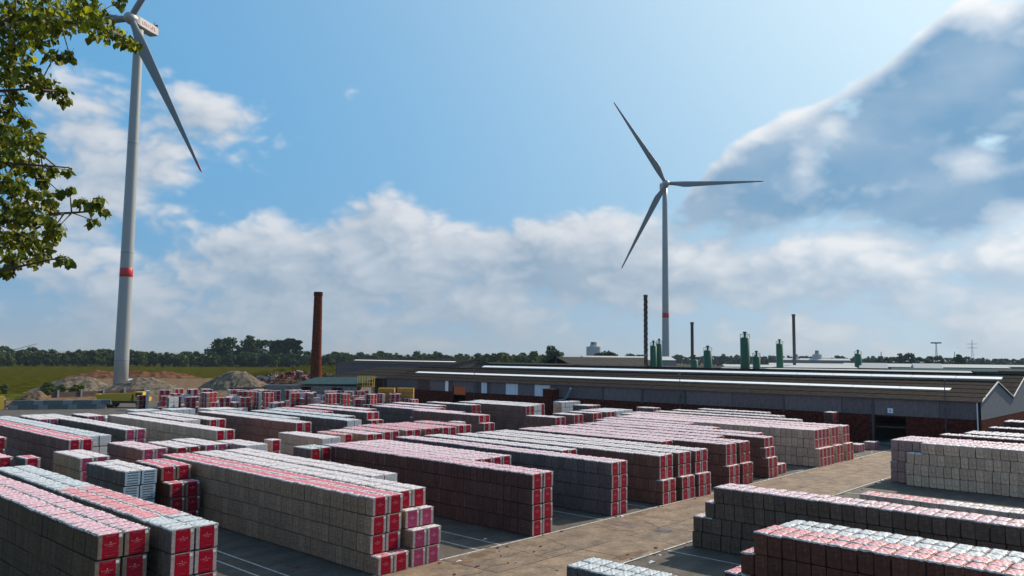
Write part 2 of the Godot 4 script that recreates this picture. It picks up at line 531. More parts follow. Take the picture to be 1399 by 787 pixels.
func build_ground() -> void:
	structure("ground", sheet([[-1400, -2600], [2800, -2600], [2800, 700], [-1400, 700]], -0.05), M.earth)
	structure("yard_pavement", sheet([[-30, 30], [250, 30], [250, -150], [120, -176], [30, -176], [-30, -140]], 0.0), M.yard)
	# lane of concrete slabs with open joints
	var lane := Node3D.new()
	lane.name = "lane"
	lane.set_meta("kind", "structure")
	add_child(lane)
	part("lane_bed", sheet([[6, -24.0], [107, -24.0], [107, -31.3], [6, -31.3]], 0.004), M.crack, lane)
	var r := RandomNumberGenerator.new()
	r.seed = 5
	for half in 2:
		var z0: float = [-31.28, -27.38][half]
		var z1: float = [-27.42, -24.02][half]
		var x := 6.0 + half * 1.7
		var skew := 0.0
		while x < 106.0:
			var x1 := minf(x + r.randf_range(3.4, 5.6), 106.9)
			var sk1 := r.randf_range(-0.22, 0.22)
			var g := 0.022
			var y := 0.03 + r.randf_range(-0.004, 0.004)
			var st := new_st()
			var A := Vector3(x + g + skew, y, z0)
			var B := Vector3(x1 - g + sk1, y, z0)
			var C := Vector3(x1 - g - sk1, y, z1)
			var D := Vector3(x + g - skew, y, z1)
			var dn := Vector3(0, -0.024, 0)
			quad(st, D, C, B, A)
			quad(st, D + dn, C + dn, C, D)
			quad(st, C + dn, B + dn, B, C)
			quad(st, B + dn, A + dn, A, B)
			quad(st, A + dn, D + dn, D, A)
			part("slab", done(st), M[["lane", "lane_b", "lane_c", "lane"][r.randi_range(0, 3)]], lane)
			x = x1
			skew = sk1
	# repairs and cracks
	part("repair_patch", sheet([[42.5, -30.9], [43.8, -30.7], [43.5, -28.4], [42.2, -28.6]], 0.040), M.patch_rust, lane)
	part("repair_patch", sheet([[42.6, -27.2], [43.5, -27.25], [43.55, -26.3], [42.7, -26.15]], 0.040), M.patch_dark, lane)
	for c in [[[36.5, -30.9], [36.3, -30.0], [35.9, -29.3], [35.8, -28.6], [35.2, -28.2], [34.0, -28.3], [32.5, -28.0]], [[30.2, -29.6], [31.8, -29.2], [33.0, -29.4], [34.4, -28.4]], [[40.6, -30.6], [41.2, -29.7], [41.0, -28.6], [42.0, -28.2]], [[27.0, -28.3], [28.4, -28.0], [29.6, -28.5], [31.0, -28.1]], [[48.6, -29.8], [50.2, -29.4], [51.8, -29.7]], [[55.0, -26.0], [56.4, -26.5], [58.8, -26.3]], [[43.4, -27.3], [44.2, -28.2], [44.6, -29.2]]]:
		part("crack", crack_mesh(c, r), M.crack, lane)
	# rusty water stains with their own outline
	for e in [[31.0, -30.6, 1.2, 0.5], [29.3, -30.2, 0.8, 0.5], [27.4, -26.2, 1.4, 0.6], [33.2, -25.0, 1.5, 0.5], [24.8, -29.0, 1.0, 0.7], [46.3, -30.6, 1.0, 0.35], [36.6, -24.8, 1.6, 0.4], [52.0, -25.2, 1.3, 0.4]]:
		var pts := []
		for k in 18:
			var q := TAU * k / 18
			var rr := r.randf_range(0.55, 1.15)
			pts.append([e[0] + cos(q) * e[2] * rr, e[1] - sin(q) * e[3] * rr])
		part("stain", sheet(pts, 0.037), M.stain, lane)
	# brick crumbs and torn film left on the ground
	for kind in 2:
		var mm := MultiMesh.new()
		mm.transform_format = MultiMesh.TRANSFORM_3D
		var sb := new_st()
		if kind == 0: box(sb, Vector3(-0.05, 0, -0.1), Vector3(0.05, 0.065, 0.1))
		else:
			quad(sb, Vector3(-0.2, 0.0, 0.15), Vector3(0.1, 0.05, 0.2), Vector3(0.05, 0.09, 0.0), Vector3(-0.1, 0.02, -0.02))
			quad(sb, Vector3(0.1, 0.05, 0.2), Vector3(0.25, 0.0, 0.1), Vector3(0.2, 0.03, -0.12), Vector3(0.05, 0.09, 0.0))
		mm.mesh = done(sb)
		mm.instance_count = 170 if kind == 0 else 40
		for k in mm.instance_count:
			var edge: float = [-31.6, -30.9, -24.3, -23.6, -36.0][r.randi_range(0, 4)]
			var p := Vector3(r.randf_range(15, 105), 0.034, edge + r.randf_range(-0.7, 0.7))
			if r.randf() < 0.35: p = Vector3(r.randf_range(17, 35), 0.034, r.randf_range(-36, -22))
			if p.z < -31.3 or p.z > -24.0: p.y = 0.003
			var s := r.randf_range(0.3, 1.0) if kind == 0 else r.randf_range(0.5, 1.3)
			mm.set_instance_transform(k, Transform3D(Basis(Vector3.UP, r.randf() * TAU) * Basis.from_scale(Vector3.ONE * s), p))
		var o2 := MultiMeshInstance3D.new()
		o2.name = ["brick_crumbs", "film_scraps"][kind]
		o2.multimesh = mm
		o2.material_override = [M.side_brown_2, M.top_white][kind]
		add_child(o2)
		tag(o2, ["brick crumbs scattered along the edges of the lane", "scraps of torn white film lying on the yard"][kind], ["crumbs", "film"][kind], "", "stuff")
	# painted lines
	for l in [[6, -31.25, 106, -31.12], [6, -24.1, 106, -23.97]]:
		var st := new_st()
		var x: float = l[0]
		while x < l[2]:
			var x1 := minf(x + r.randf_range(2.0, 7.0), l[2])
			var y := 0.045
			quad(st, Vector3(x, y, l[3]), Vector3(x1 - 0.02, y, l[3]), Vector3(x1 - 0.02, y, l[1]), Vector3(x, y, l[1]))
			x = x1 + (r.randf_range(0.1, 0.5) if r.randf() < 0.3 else 0.0)
		var o := structure("lane_marking", done(st), M.paint)
	for l in [[20.6, -31.3, -57], [21.6, -31.3, -57], [31.7, -31.3, -53], [33.4, -31.3, -53], [43.2, -31.3, -50], [49.0, -31.3, -36], [59.3, -31.3, -36], [67.2, -31.3, -35], [75.2, -31.3, -40], [77.5, -31.3, -40], [39.0, -24.0, -5], [59.0, -24.0, -5], [63.0, -24.0, -5], [66.0, -24.0, -5], [92.0, -31.3, -38]]:
		structure("bay_marking", sheet([[l[0] - 0.05, l[1]], [l[0] + 0.05, l[1]], [l[0] + 0.05, l[2]], [l[0] - 0.05, l[2]]], 0.004), M.paint)

func crack_mesh(pts: Array, r: RandomNumberGenerator) -> ArrayMesh:
	var st := new_st()
	var last := Vector3.ZERO
	var fine := []
	for i in pts.size() - 1:
		for k in 5:
			var t := k / 5.0
			fine.append(Vector3(lerpf(pts[i][0], pts[i + 1][0], t) + r.randf_range(-0.06, 0.06), 0.0395, lerpf(pts[i][1], pts[i + 1][1], t) + r.randf_range(-0.06, 0.06)))
	var wd := []
	for i in fine.size(): wd.append(r.randf_range(0.008, 0.04))
	for i in fine.size() - 1:
		var d: Vector3 = (fine[i + 1] - fine[i]).normalized()
		var s := Vector3(-d.z, 0, d.x)
		quad(st, fine[i] - s * wd[i], fine[i] + s * wd[i], fine[i + 1] + s * wd[i + 1], fine[i + 1] - s * wd[i + 1])
	return done(st)

# ---------------------------------------------------------------- brick packs
const PW := 0.94
const PH := 0.885
const PD := 0.555

func pack_block(seed_: int) -> ArrayMesh:
	# bricks stacked to a block: chamfered corners, slightly uneven faces
	var r := RandomNumberGenerator.new()
	r.seed = seed_
	var st := new_st()
	var c := 0.022
	var hx := PW / 2
	var hz := PD / 2
	var out := [Vector2(-hx + c, -hz), Vector2(hx - c, -hz), Vector2(hx, -hz + c), Vector2(hx, hz - c), Vector2(hx - c, hz), Vector2(-hx + c, hz), Vector2(-hx, hz - c), Vector2(-hx, -hz + c)]
	var ys := [0.05, PH * 0.33, PH * 0.66, PH - 0.022]
	var rings := []
	for y in ys:
		var ring := []
		for p in out: ring.append(Vector3(p.x * (1 + r.randf_range(-0.006, 0.003)), y, p.y * (1 + r.randf_range(-0.01, 0.004))))
		rings.append(ring)
	# bearers set back under the block, so that the layers part with a dark joint
	for x in [-0.3, 0.3]: box(st, Vector3(x - 0.05, 0.0, -hz + 0.05), Vector3(x + 0.05, 0.052, hz - 0.05))
	for i in range(1, 7): tri(st, rings[0][0], rings[0][i], rings[0][i + 1])
	var top := []
	for p in out: top.append(Vector3(p.x * 0.965, PH - 0.004, p.y * 0.95))
	rings.append(top)
	for k in rings.size() - 1:
		for i in 8:
			var j := (i + 1) % 8
			var wide: float = (out[j] - out[i]).length() / 0.94
			var y0: float = rings[k][i].y / PH
			var y1: float = rings[k + 1][i].y / PH
			quad(st, rings[k][j], rings[k][i], rings[k + 1][i], rings[k + 1][j], 0.1 * i, 1 - y1, 0.1 * i + wide, 1 - y0)
	for i in range(1, 7):
		tri(st, top[0], top[i + 1], top[i])
	return done(st)

func pack_cover(seed_: int) -> ArrayMesh:
	# film laid over the top, bulging and folded down a little over the edges
	var r := RandomNumberGenerator.new()
	r.seed = seed_
	var st := SurfaceTool.new()
	st.begin(Mesh.PRIMITIVE_TRIANGLES)
	st.set_smooth_group(-1)
	var nx := 7
	var nz := 5
	var hx := PW / 2 + 0.003
	var hz := PD / 2 + 0.003
	var g := []
	for j in nz + 3:
		var row := []
		for i in nx + 3:
			var u := clampf((i - 1.0) / nx, 0.0, 1.0)
			var v := clampf((j - 1.0) / nz, 0.0, 1.0)
			var p := Vector3(lerpf(-hx, hx, u), 0, lerpf(-hz, hz, v))
			var rim_ := (u == 0.0 or u == 1.0 or v == 0.0 or v == 1.0)
			p.y = PH + (r.randf_range(-0.024, 0.0) if rim_ else r.randf_range(0.002, 0.038))
			if i == 0 or i == nx + 2 or j == 0 or j == nz + 2:
				p.y = PH - r.randf_range(0.035, 0.08)
				p.x += 0.004 * signf(p.x) * float(i == 0 or i == nx + 2)
				p.z += 0.003 * signf(p.z) * float(j == 0 or j == nz + 2)
			row.append(p)
		g.append(row)
	for j in nz + 2:
		for i in nx + 2:
			if (i == 0 or i == nx + 1) and (j == 0 or j == nz + 1): continue
			var U0 := clampf((i - 1.0) / nx, 0.0, 1.0)
			var U1 := clampf(float(i) / nx, 0.0, 1.0)
			var V0 := clampf((j - 1.0) / nz, 0.0, 1.0)
			var V1 := clampf(float(j) / nz, 0.0, 1.0)
			quad(st, g[j + 1][i], g[j + 1][i + 1], g[j][i + 1], g[j][i], U0, V0, U1, V1)
	st.generate_normals()
	return st.commit()

func pack_label(front: bool) -> ArrayMesh:
	var st := new_st()
	var hx := PW / 2 - 0.02
	var z := PD / 2 + 0.0035
	var s := 1.0 if front else -1.0
	var N := 4
	for j in N:
		var y0 := 0.05 + (PH - 0.07) * j / N
		var y1 := 0.05 + (PH - 0.07) * (j + 1) / N
		var b0 := 0.006 * sin(j * 1.7)
		var b1 := 0.006 * sin((j + 1) * 1.7)
		quad(st, Vector3(-hx * s, y0, (z + absf(b0)) * s), Vector3(hx * s, y0, (z + absf(b0)) * s), Vector3(hx * s, y1, (z + absf(b1)) * s), Vector3(-hx * s, y1, (z + absf(b1)) * s), 0, 1.0 - float(j + 1) / N, 1, 1.0 - float(j) / N)
	return done(st)

# name, x0, columns, z near the lane, z far, layers, layer height, side, top, label, anchor (1: near end fixed, -1: far end fixed), steps per layer, words
func row_table() -> Array:
	var R := []
	var add := func(x0: float, n: int, z1: float, z0: float, lay: int, h: float, side: String, top, label: String, words: String, steps := [], anchor := 1):
		R.append({"x": x0, "n": n, "z1": z1, "z0": z0, "lay": lay, "h": h, "side": side, "top": top, "label": label, "words": words, "steps": steps, "anchor": anchor})
	# rows with their ends on the lane's far edge
	add.call(11.8, 2, -31.6, -55.5, 4, 0.955, "olive", "patchy", "dark", "the olive-brown row under the tree")
	add.call(14.25, 2, -30.8, -54.5, 4, 0.945, "grey", [["grey", 5], ["rose", 17], ["grey", 99]], "red", "the grey row with blotched pink and white top")
	add.call(24.5, 2, -31.65, -55.2, 4, 0.905, "beige", "stripe", "red", "the long beige row with two red-striped tops", [0.62, 0, 0, 0])
	add.call(26.65, 2, -32.25, -55.2, 4, 0.905, "beige", "white", "red", "the white-topped row stepping down towards the lane", [1.15, 1.15, 0.58, 0])
	add.call(28.8, 2, -37.3, -55.0, 4, 0.905, "beige", "white", "film", "the unlabelled white-topped row ending short of the lane")
	add.call(36.1, 2, -31.35, -53.4, 4, 0.91, "plum", "patchy", "red", "the dark plum row with pink-blotched top")
	add.call(38.3, 4, -38.6, -53.5, 4, 0.90, "plum", "pale", "red", "the four-wide plum block behind the dark plum row")
	add.call(44.45, 2, -31.6, -54.4, 4, 0.885, "slate", "pale", "red", "the slate-grey row standing alone at the lane")
	add.call(47.3, 2, -38.2, -54.0, 4, 0.885, "slate", "white", "red", "the white-topped slate row set back from the lane")
	add.call(50.4, 2, -31.6, -53.4, 4, 0.875, "brown", "white", "red", "the first of three white-topped brown rows", [0.28, 0.28, 0, 0])
	add.call(52.9, 2, -31.5, -53.4, 4, 0.875, "brown", "white", "red", "the middle of three white-topped brown rows", [0.3, 0.3, 0, 0])
	add.call(55.25, 2, -31.4, -53.4, 4, 0.875, "brown", "white", "red", "the last of three white-topped brown rows", [0.28, 0.28, 0, 0])
	add.call(58.7, 2, -36.6, -53.0, 4, 0.88, "brown", "pale", "dark", "the brown row set back from the lane")
	add.call(60.95, 2, -31.8, -53.0, 4, 0.88, "brown", "pale", "red", "the pale pink-topped brown row by its twin", [0.25, 0.25, 0, 0])
	add.call(63.35, 2, -31.8, -53.0, 4, 0.88, "brown", "pale", "dark", "the second pale pink-topped brown row", [0.3, 0.3, 0, 0])
	add.call(65.9, 2, -35.5, -53.0, 4, 0.88, "brown", "pale", "dark", "the short-set brown row between pink-topped rows")
	add.call(68.5, 2, -32.0, -53.0, 4, 0.885, "brown", "pale", "red", "the narrow brown row before the stepped one", [0.4, 0.4, 0.15, 0])
	add.call(71.2, 2, -34.2, -53.0, 4, 0.885, "brown", "pale", "red", "the brown row whose lowest packs step out", [2.2, 0, 0, 0])
	add.call(73.6, 2, -40.0, -55.0, 4, 0.885, "brown", "pale", "dark", "the brown row far back from the lane")
	add.call(76.4, 2, -44.5, -56.0, 4, 0.885, "mauve", "pale", "dark", "the mauve row beside the sand-coloured block")
	add.call(78.95, 4, -31.6, -56.0, 4, 0.90, "sand", "pale", "red", "the four-wide sand-coloured block at the lane", [0.45, 0.45, 0, 0])
	add.call(83.4, 2, -31.6, -58.0, 4, 0.90, "sand", "pale", "red", "the middle pair of the sand-coloured block", [0.45, 0.45, 0, 0])
	add.call(86.2, 2, -31.5, -58.4, 4, 0.90, "sand", "pale", "red", "the last pair of the sand-coloured block", [0.4, 0.4, 0, 0])
	add.call(90.9, 2, -38.5, -58.0, 4, 0.89, "mauve", "white", "film", "the white-topped row near the shed")
	add.call(95.2, 2, -42.5, -58.0, 4, 0.89, "mauve", "white", "film", "the far white-topped row near the shed")
	add.call(99.9, 2, -46.5, -57.0, 4, 0.89, "mauve", "white", "film", "the last white-topped row near the shed")
	add.call(95.0, 2, -32.9, -34.1, 1, 0.9, "lilac", "white", "plum", "the low group on the lane before the shed door")
	add.call(99.0, 2, -32.6, -33.8, 1, 0.9, "lilac", "white", "plum", "the second low group before the shed door")
	add.call(102.4, 2, -38.6, -39.9, 4, 0.98, "plum", "white", "dark", "the single tall stack against the shed wall")
	# second block
	add.call(15.3, 2, -61.0, -66.0, 4, 0.885, "redbrown", "patchy", "dark", "the red-labelled stack beside the lone striped column")
	add.call(17.45, 1, -59.6, -61.5, 4, 0.885, "grey", "stripe", "red", "the lone grey column with one red stripe")
	add.call(18.7, 2, -75.2, -80.0, 4, 0.885, "plum", "patchy", "dark", "the dark stack by the long striped row")
	add.call(20.1, 2, -57.3, -62.6, 4, 0.885, "tan", "white", "plum", "the short tan stack with plum labels")
	add.call(19.7, 2, -49.1, -55.0, 4, 0.885, "grey", "white", "slat", "the short blue-grey stack with slatted ends")
	add.call(22.15, 2, -49.6, -54.2, 4, 0.885, "redbrown", "stripe", "dark", "the short stack with dark red end labels", [1.2, 1.2, 1.2, 0])
	add.call(25.0, 2, -59.4, -66.0, 4, 0.885, "mauve", "pale", "plum", "the first low mauve row with plum labels")
	add.call(27.3, 2, -58.9, -64.5, 4, 0.885, "mauve", "white", "dark", "the mauve row with deep red labels")
	add.call(29.6, 2, -59.1, -65.0, 4, 0.885, "mauve", "white", "plum", "the second mauve row with plum labels")
	add.call(31.75, 2, -56.8, -61.5, 4, 0.885, "lilac", "white", "film", "the white wrapped stack among mauve rows")
	add.call(35.2, 1, -58.9, -60.2, 4, 0.885, "sand", "white", "red", "the lone sand-coloured column with red label")
	add.call(39.1, 2, -57.4, -64.6, 4, 0.885, "sand", "white", "film", "the sand-coloured stack with plain film ends")
	add.call(34.15, 2, -51.7, -54.6, 4, 0.885, "slate", "grey", "dark", "the short slate stack beside the plum row")
	add.call(42.3, 1, -58.9, -63.0, 4, 0.885, "sand", "stripe", "red", "the single sand-coloured column with red label")
	add.call(43.8, 2, -57.6, -63.5, 4, 0.885, "beige", "pale", "red", "the first beige pair behind the plum block")
	add.call(46.4, 2, -58.4, -65.0, 4, 0.885, "beige", "stripe", "red", "the second beige pair behind the plum block")
	add.call(49.0, 2, -58.4, -66.0, 4, 0.885, "beige", "stripe", "red", "the third beige pair behind the plum block")
	add.call(51.3, 2, -58.3, -66.0, 4, 0.885, "beige", "stripe", "dark", "the fourth beige pair behind the plum block")
	add.call(53.4, 2, -58.1, -66.0, 4, 0.885, "beige", "stripe", "red", "the fifth beige pair behind the plum block")
	add.call(56.25, 2, -58.9, -66.0, 4, 0.885, "beige", "stripe", "red", "the last beige pair behind the plum block")
	add.call(59.4, 1, -62.0, -64.0, 4, 0.88, "white", "white", "film", "the white wrapped column behind the beige pairs")
	add.call(67.6, 2, -67.2, -80.0, 4, 0.885, "mauve", "pale", "red", "the mauve row behind the beige pairs", [0.8, 0.8, 0.8, 0])
	add.call(72.2, 2, -59.2, -64.0, 4, 0.885, "mauve", "white", "red", "the first mauve stack by the shed")
	add.call(77.3, 2, -60.5, -64.5, 4, 0.885, "mauve", "white", "red", "the second mauve stack by the shed")
	add.call(81.4, 2, -60.7, -65.0, 4, 0.885, "mauve", "white", "red", "the third mauve stack by the shed")
	add.call(84.8, 2, -61.0, -66.0, 4, 0.885, "mauve", "white", "red", "the fourth mauve stack by the shed")
	add.call(87.2, 2, -61.2, -66.3, 4, 0.885, "white", "white", "film", "the white stack by the shed")
	add.call(89.5, 2, -61.4, -66.3, 4, 0.885, "white", "grey", "film", "the blue-white stack by the shed")
	add.call(96.4, 2, -61.3, -64.6, 4, 0.885, "slate", "white", "red", "the slate stack by the shed")
	add.call(97.3, 5, -78.6, -80.5, 4, 0.885, "sand", "white", "film", "the sand-coloured stack against the shed")
	add.call(93.5, 3, -70.5, -74.0, 4, 0.885, "slate", "white", "dark", "the dark stack against the shed")
	# third block
	add.call(23.4, 2, -69.5, -100.0, 4, 0.885, "mauve", "stripe", "red", "the long mauve row with two red stripes")
	add.call(25.55, 2, -71.5, -100.0, 4, 0.885, "grey", "grey", "film", "the blue-grey film row beside the long striped row")
	add.call(30.2, 2, -75.5, -98.0, 4, 0.885, "grey", "white", "plum", "the long grey row with plum labels")
	add.call(28.2, 2, -92.5, -99.0, 4, 0.885, "plum", "white", "plum", "the first far plum-labelled stack")
	add.call(33.4, 2, -94.0, -99.0, 4, 0.885, "plum", "white", "plum", "the second far plum-labelled stack")
	add.call(35.8, 2, -69.5, -95.0, 4, 0.885, "sand", "white", "red", "the long sand-coloured white-topped row")
	add.call(38.6, 2, -82.0, -97.0, 4, 0.885, "grey", "white", "film", "the white film row behind the sand-coloured one")
	add.call(41.1, 2, -81.3, -97.0, 4, 0.885, "grey", "white", "red", "the far grey row with red labels")
	add.call(45.8, 2, -72.0, -94.0, 4, 0.885, "mauve", "white", "red", "the long mauve white-topped row")
	add.call(48.2, 2, -78.0, -94.0, 4, 0.885, "mauve", "grey", "film", "the far mauve film row")
	add.call(51.6, 2, -71.2, -92.0, 4, 0.885, "slate", "grey", "film", "the long slate row with blue-white film ends")
	add.call(54.3, 2, -76.0, -93.0, 4, 0.885, "slate", "grey", "dark", "the slate row behind the film-ended one")
	add.call(56.8, 2, -84.0, -95.0, 4, 0.885, "brown", "stripe", "red", "the far pink-striped row")
	add.call(60.4, 2, -79.4, -96.0, 4, 0.885, "slate", "pale", "red", "the far slate row with red labels", [0.9, 0.9, 0.9, 0])
	add.call(63.6, 2, -84.0, -98.0, 4, 0.885, "slate", "white", "dark", "the far slate white-topped row")
	add.call(69.0, 2, -72.9, -90.0, 4, 0.885, "slate", "pale", "red", "the long slate row with pale pink top")
	add.call(72.0, 2, -80.0, -92.0, 4, 0.885, "slate", "pale", "dark", "the slate row before the shed's brick wall")
	add.call(76.0, 2, -84.0, -94.0, 4, 0.885, "slate", "white", "dark", "the far slate row before the brick wall")
	add.call(81.0, 2, -82.0, -92.0, 4, 0.885, "slate", "white", "dark", "the last slate row before the brick wall")
	add.call(85.4, 2, -75.5, -90.0, 4, 0.885, "mauve", "white", "red", "the long mauve row before the shed")
	add.call(87.6, 2, -76.1, -90.0, 4, 0.885, "grey", "white", "film", "the grey film row before the shed")
	add.call(90.0, 2, -77.5, -91.0, 4, 0.885, "mauve", "white", "red", "the last mauve row before the shed")
	# white wrapped goods at the back
	add.call(31.4, 4, -107.0, -110.0, 3, 0.95, "white", "grey", "film", "the first white wrapped block at the back")
	add.call(38.0, 6, -101.0, -106.0, 3, 0.9, "white", "white", "film", "the second white wrapped block at the back")
	add.call(50.0, 4, -122.0, -126.0, 2, 0.95, "white", "grey", "film", "the third white wrapped block at the back")
	add.call(55.0, 4, -121.0, -125.0, 2, 0.95, "white", "grey", "film", "the fourth white wrapped block at the back")
	add.call(60.5, 5, -119.0, -124.0, 2, 0.9, "white", "white", "film", "the fifth white wrapped block at the back")
	# rows on the near side of the lane
	add.call(40.75, 2, 2.0, -22.05, 4, 0.87, "ash", [["pale", 14], ["patchy", 99]], "red", "the stair-stepped row across the lane", [-1.35, -1.3, -0.55, 0], -1)
	add.call(31.0, 2, 2.0, -15.0, 4, 0.9, "redbrown", "rose", "red", "the red-brown row of pink-striped packs", [-1.3, -1.3, -0.6, 0], -1)
	add.call(33.0, 2, 2.0, -14.9, 4, 0.89, "redbrown", "grey", "film", "the grey-filmed row beside pink-striped packs", [0, 0, 0, 0], -1)
	add.call(27.1, 2, 2.0, -21.6, 2, 0.9, "grey", "grey", "film", "the low white-filmed row on the near side", [], -1)
	add.call(60.4, 2, 2.0, -21.0, 1, 0.89, "sand", [["stripe", 9], ["white", 99]], "red", "the single-layer row across the lane", [], -1)
	add.call(73.4, 1, 2.0, -20.4, 4, 0.915, "sand", "white", "film", "the sand-coloured column row across the lane", [-1.2, -1.2, -1.1, 0], -1)
	add.call(74.5, 3, 2.0, -23.1, 4, 0.915, "lilac", "pale", "plum", "the lilac block across the lane", [-0.1, -0.1, 0, 0], -1)
	add.call(78.4, 2, 2.0, -23.2, 4, 0.9, "lilac", "pale", "plum", "the second lilac pair across the lane", [], -1)
	add.call(84.0, 2, 2.0, -21.6, 4, 0.9, "plum", "white", "plum", "the dark row behind the lilac block", [], -1)
	add.call(87.5, 4, 2.0, -20.4, 4, 0.9, "plum", "white", "plum", "the wide dark block behind the lilac block", [], -1)
	add.call(97.0, 2, 2.0, -20.2, 4, 0.9, "plum", "white", "plum", "the dark row near the gable wall", [], -1)
	add.call(101.0, 3, 2.0, -19.6, 4, 1.02, "plum", "white", "plum", "the dark block at the gable wall", [], -1)
	return R

func covered(a: Vector3, boxes: Array, own: int) -> bool:
	var d := a - cam_pos
	for k in boxes.size():
		var b: AABB = boxes[k]
		var t0 := 0.0
		var t1 := 0.985
		var hit := true
		for ax in 3:
			var lo: float = b.position[ax]
			var hi: float = lo + b.size[ax]
			if absf(d[ax]) < 1e-6:
				if cam_pos[ax] < lo or cam_pos[ax] > hi:
					hit = false
					break
			else:
				var u := (lo - cam_pos[ax]) / d[ax]
				var v := (hi - cam_pos[ax]) / d[ax]
				t0 = maxf(t0, minf(u, v))
				t1 = minf(t1, maxf(u, v))
				if t0 > t1:
					hit = false
					break
		if hit: return true
	return false

func in_frame(p: Vector3) -> bool:
	var v := cam_basis.inverse() * (p - cam_pos)
	if v.z > -1.0: return false
	return absf(v.x / v.z) < 0.65 and absf(v.y / v.z) < 0.367

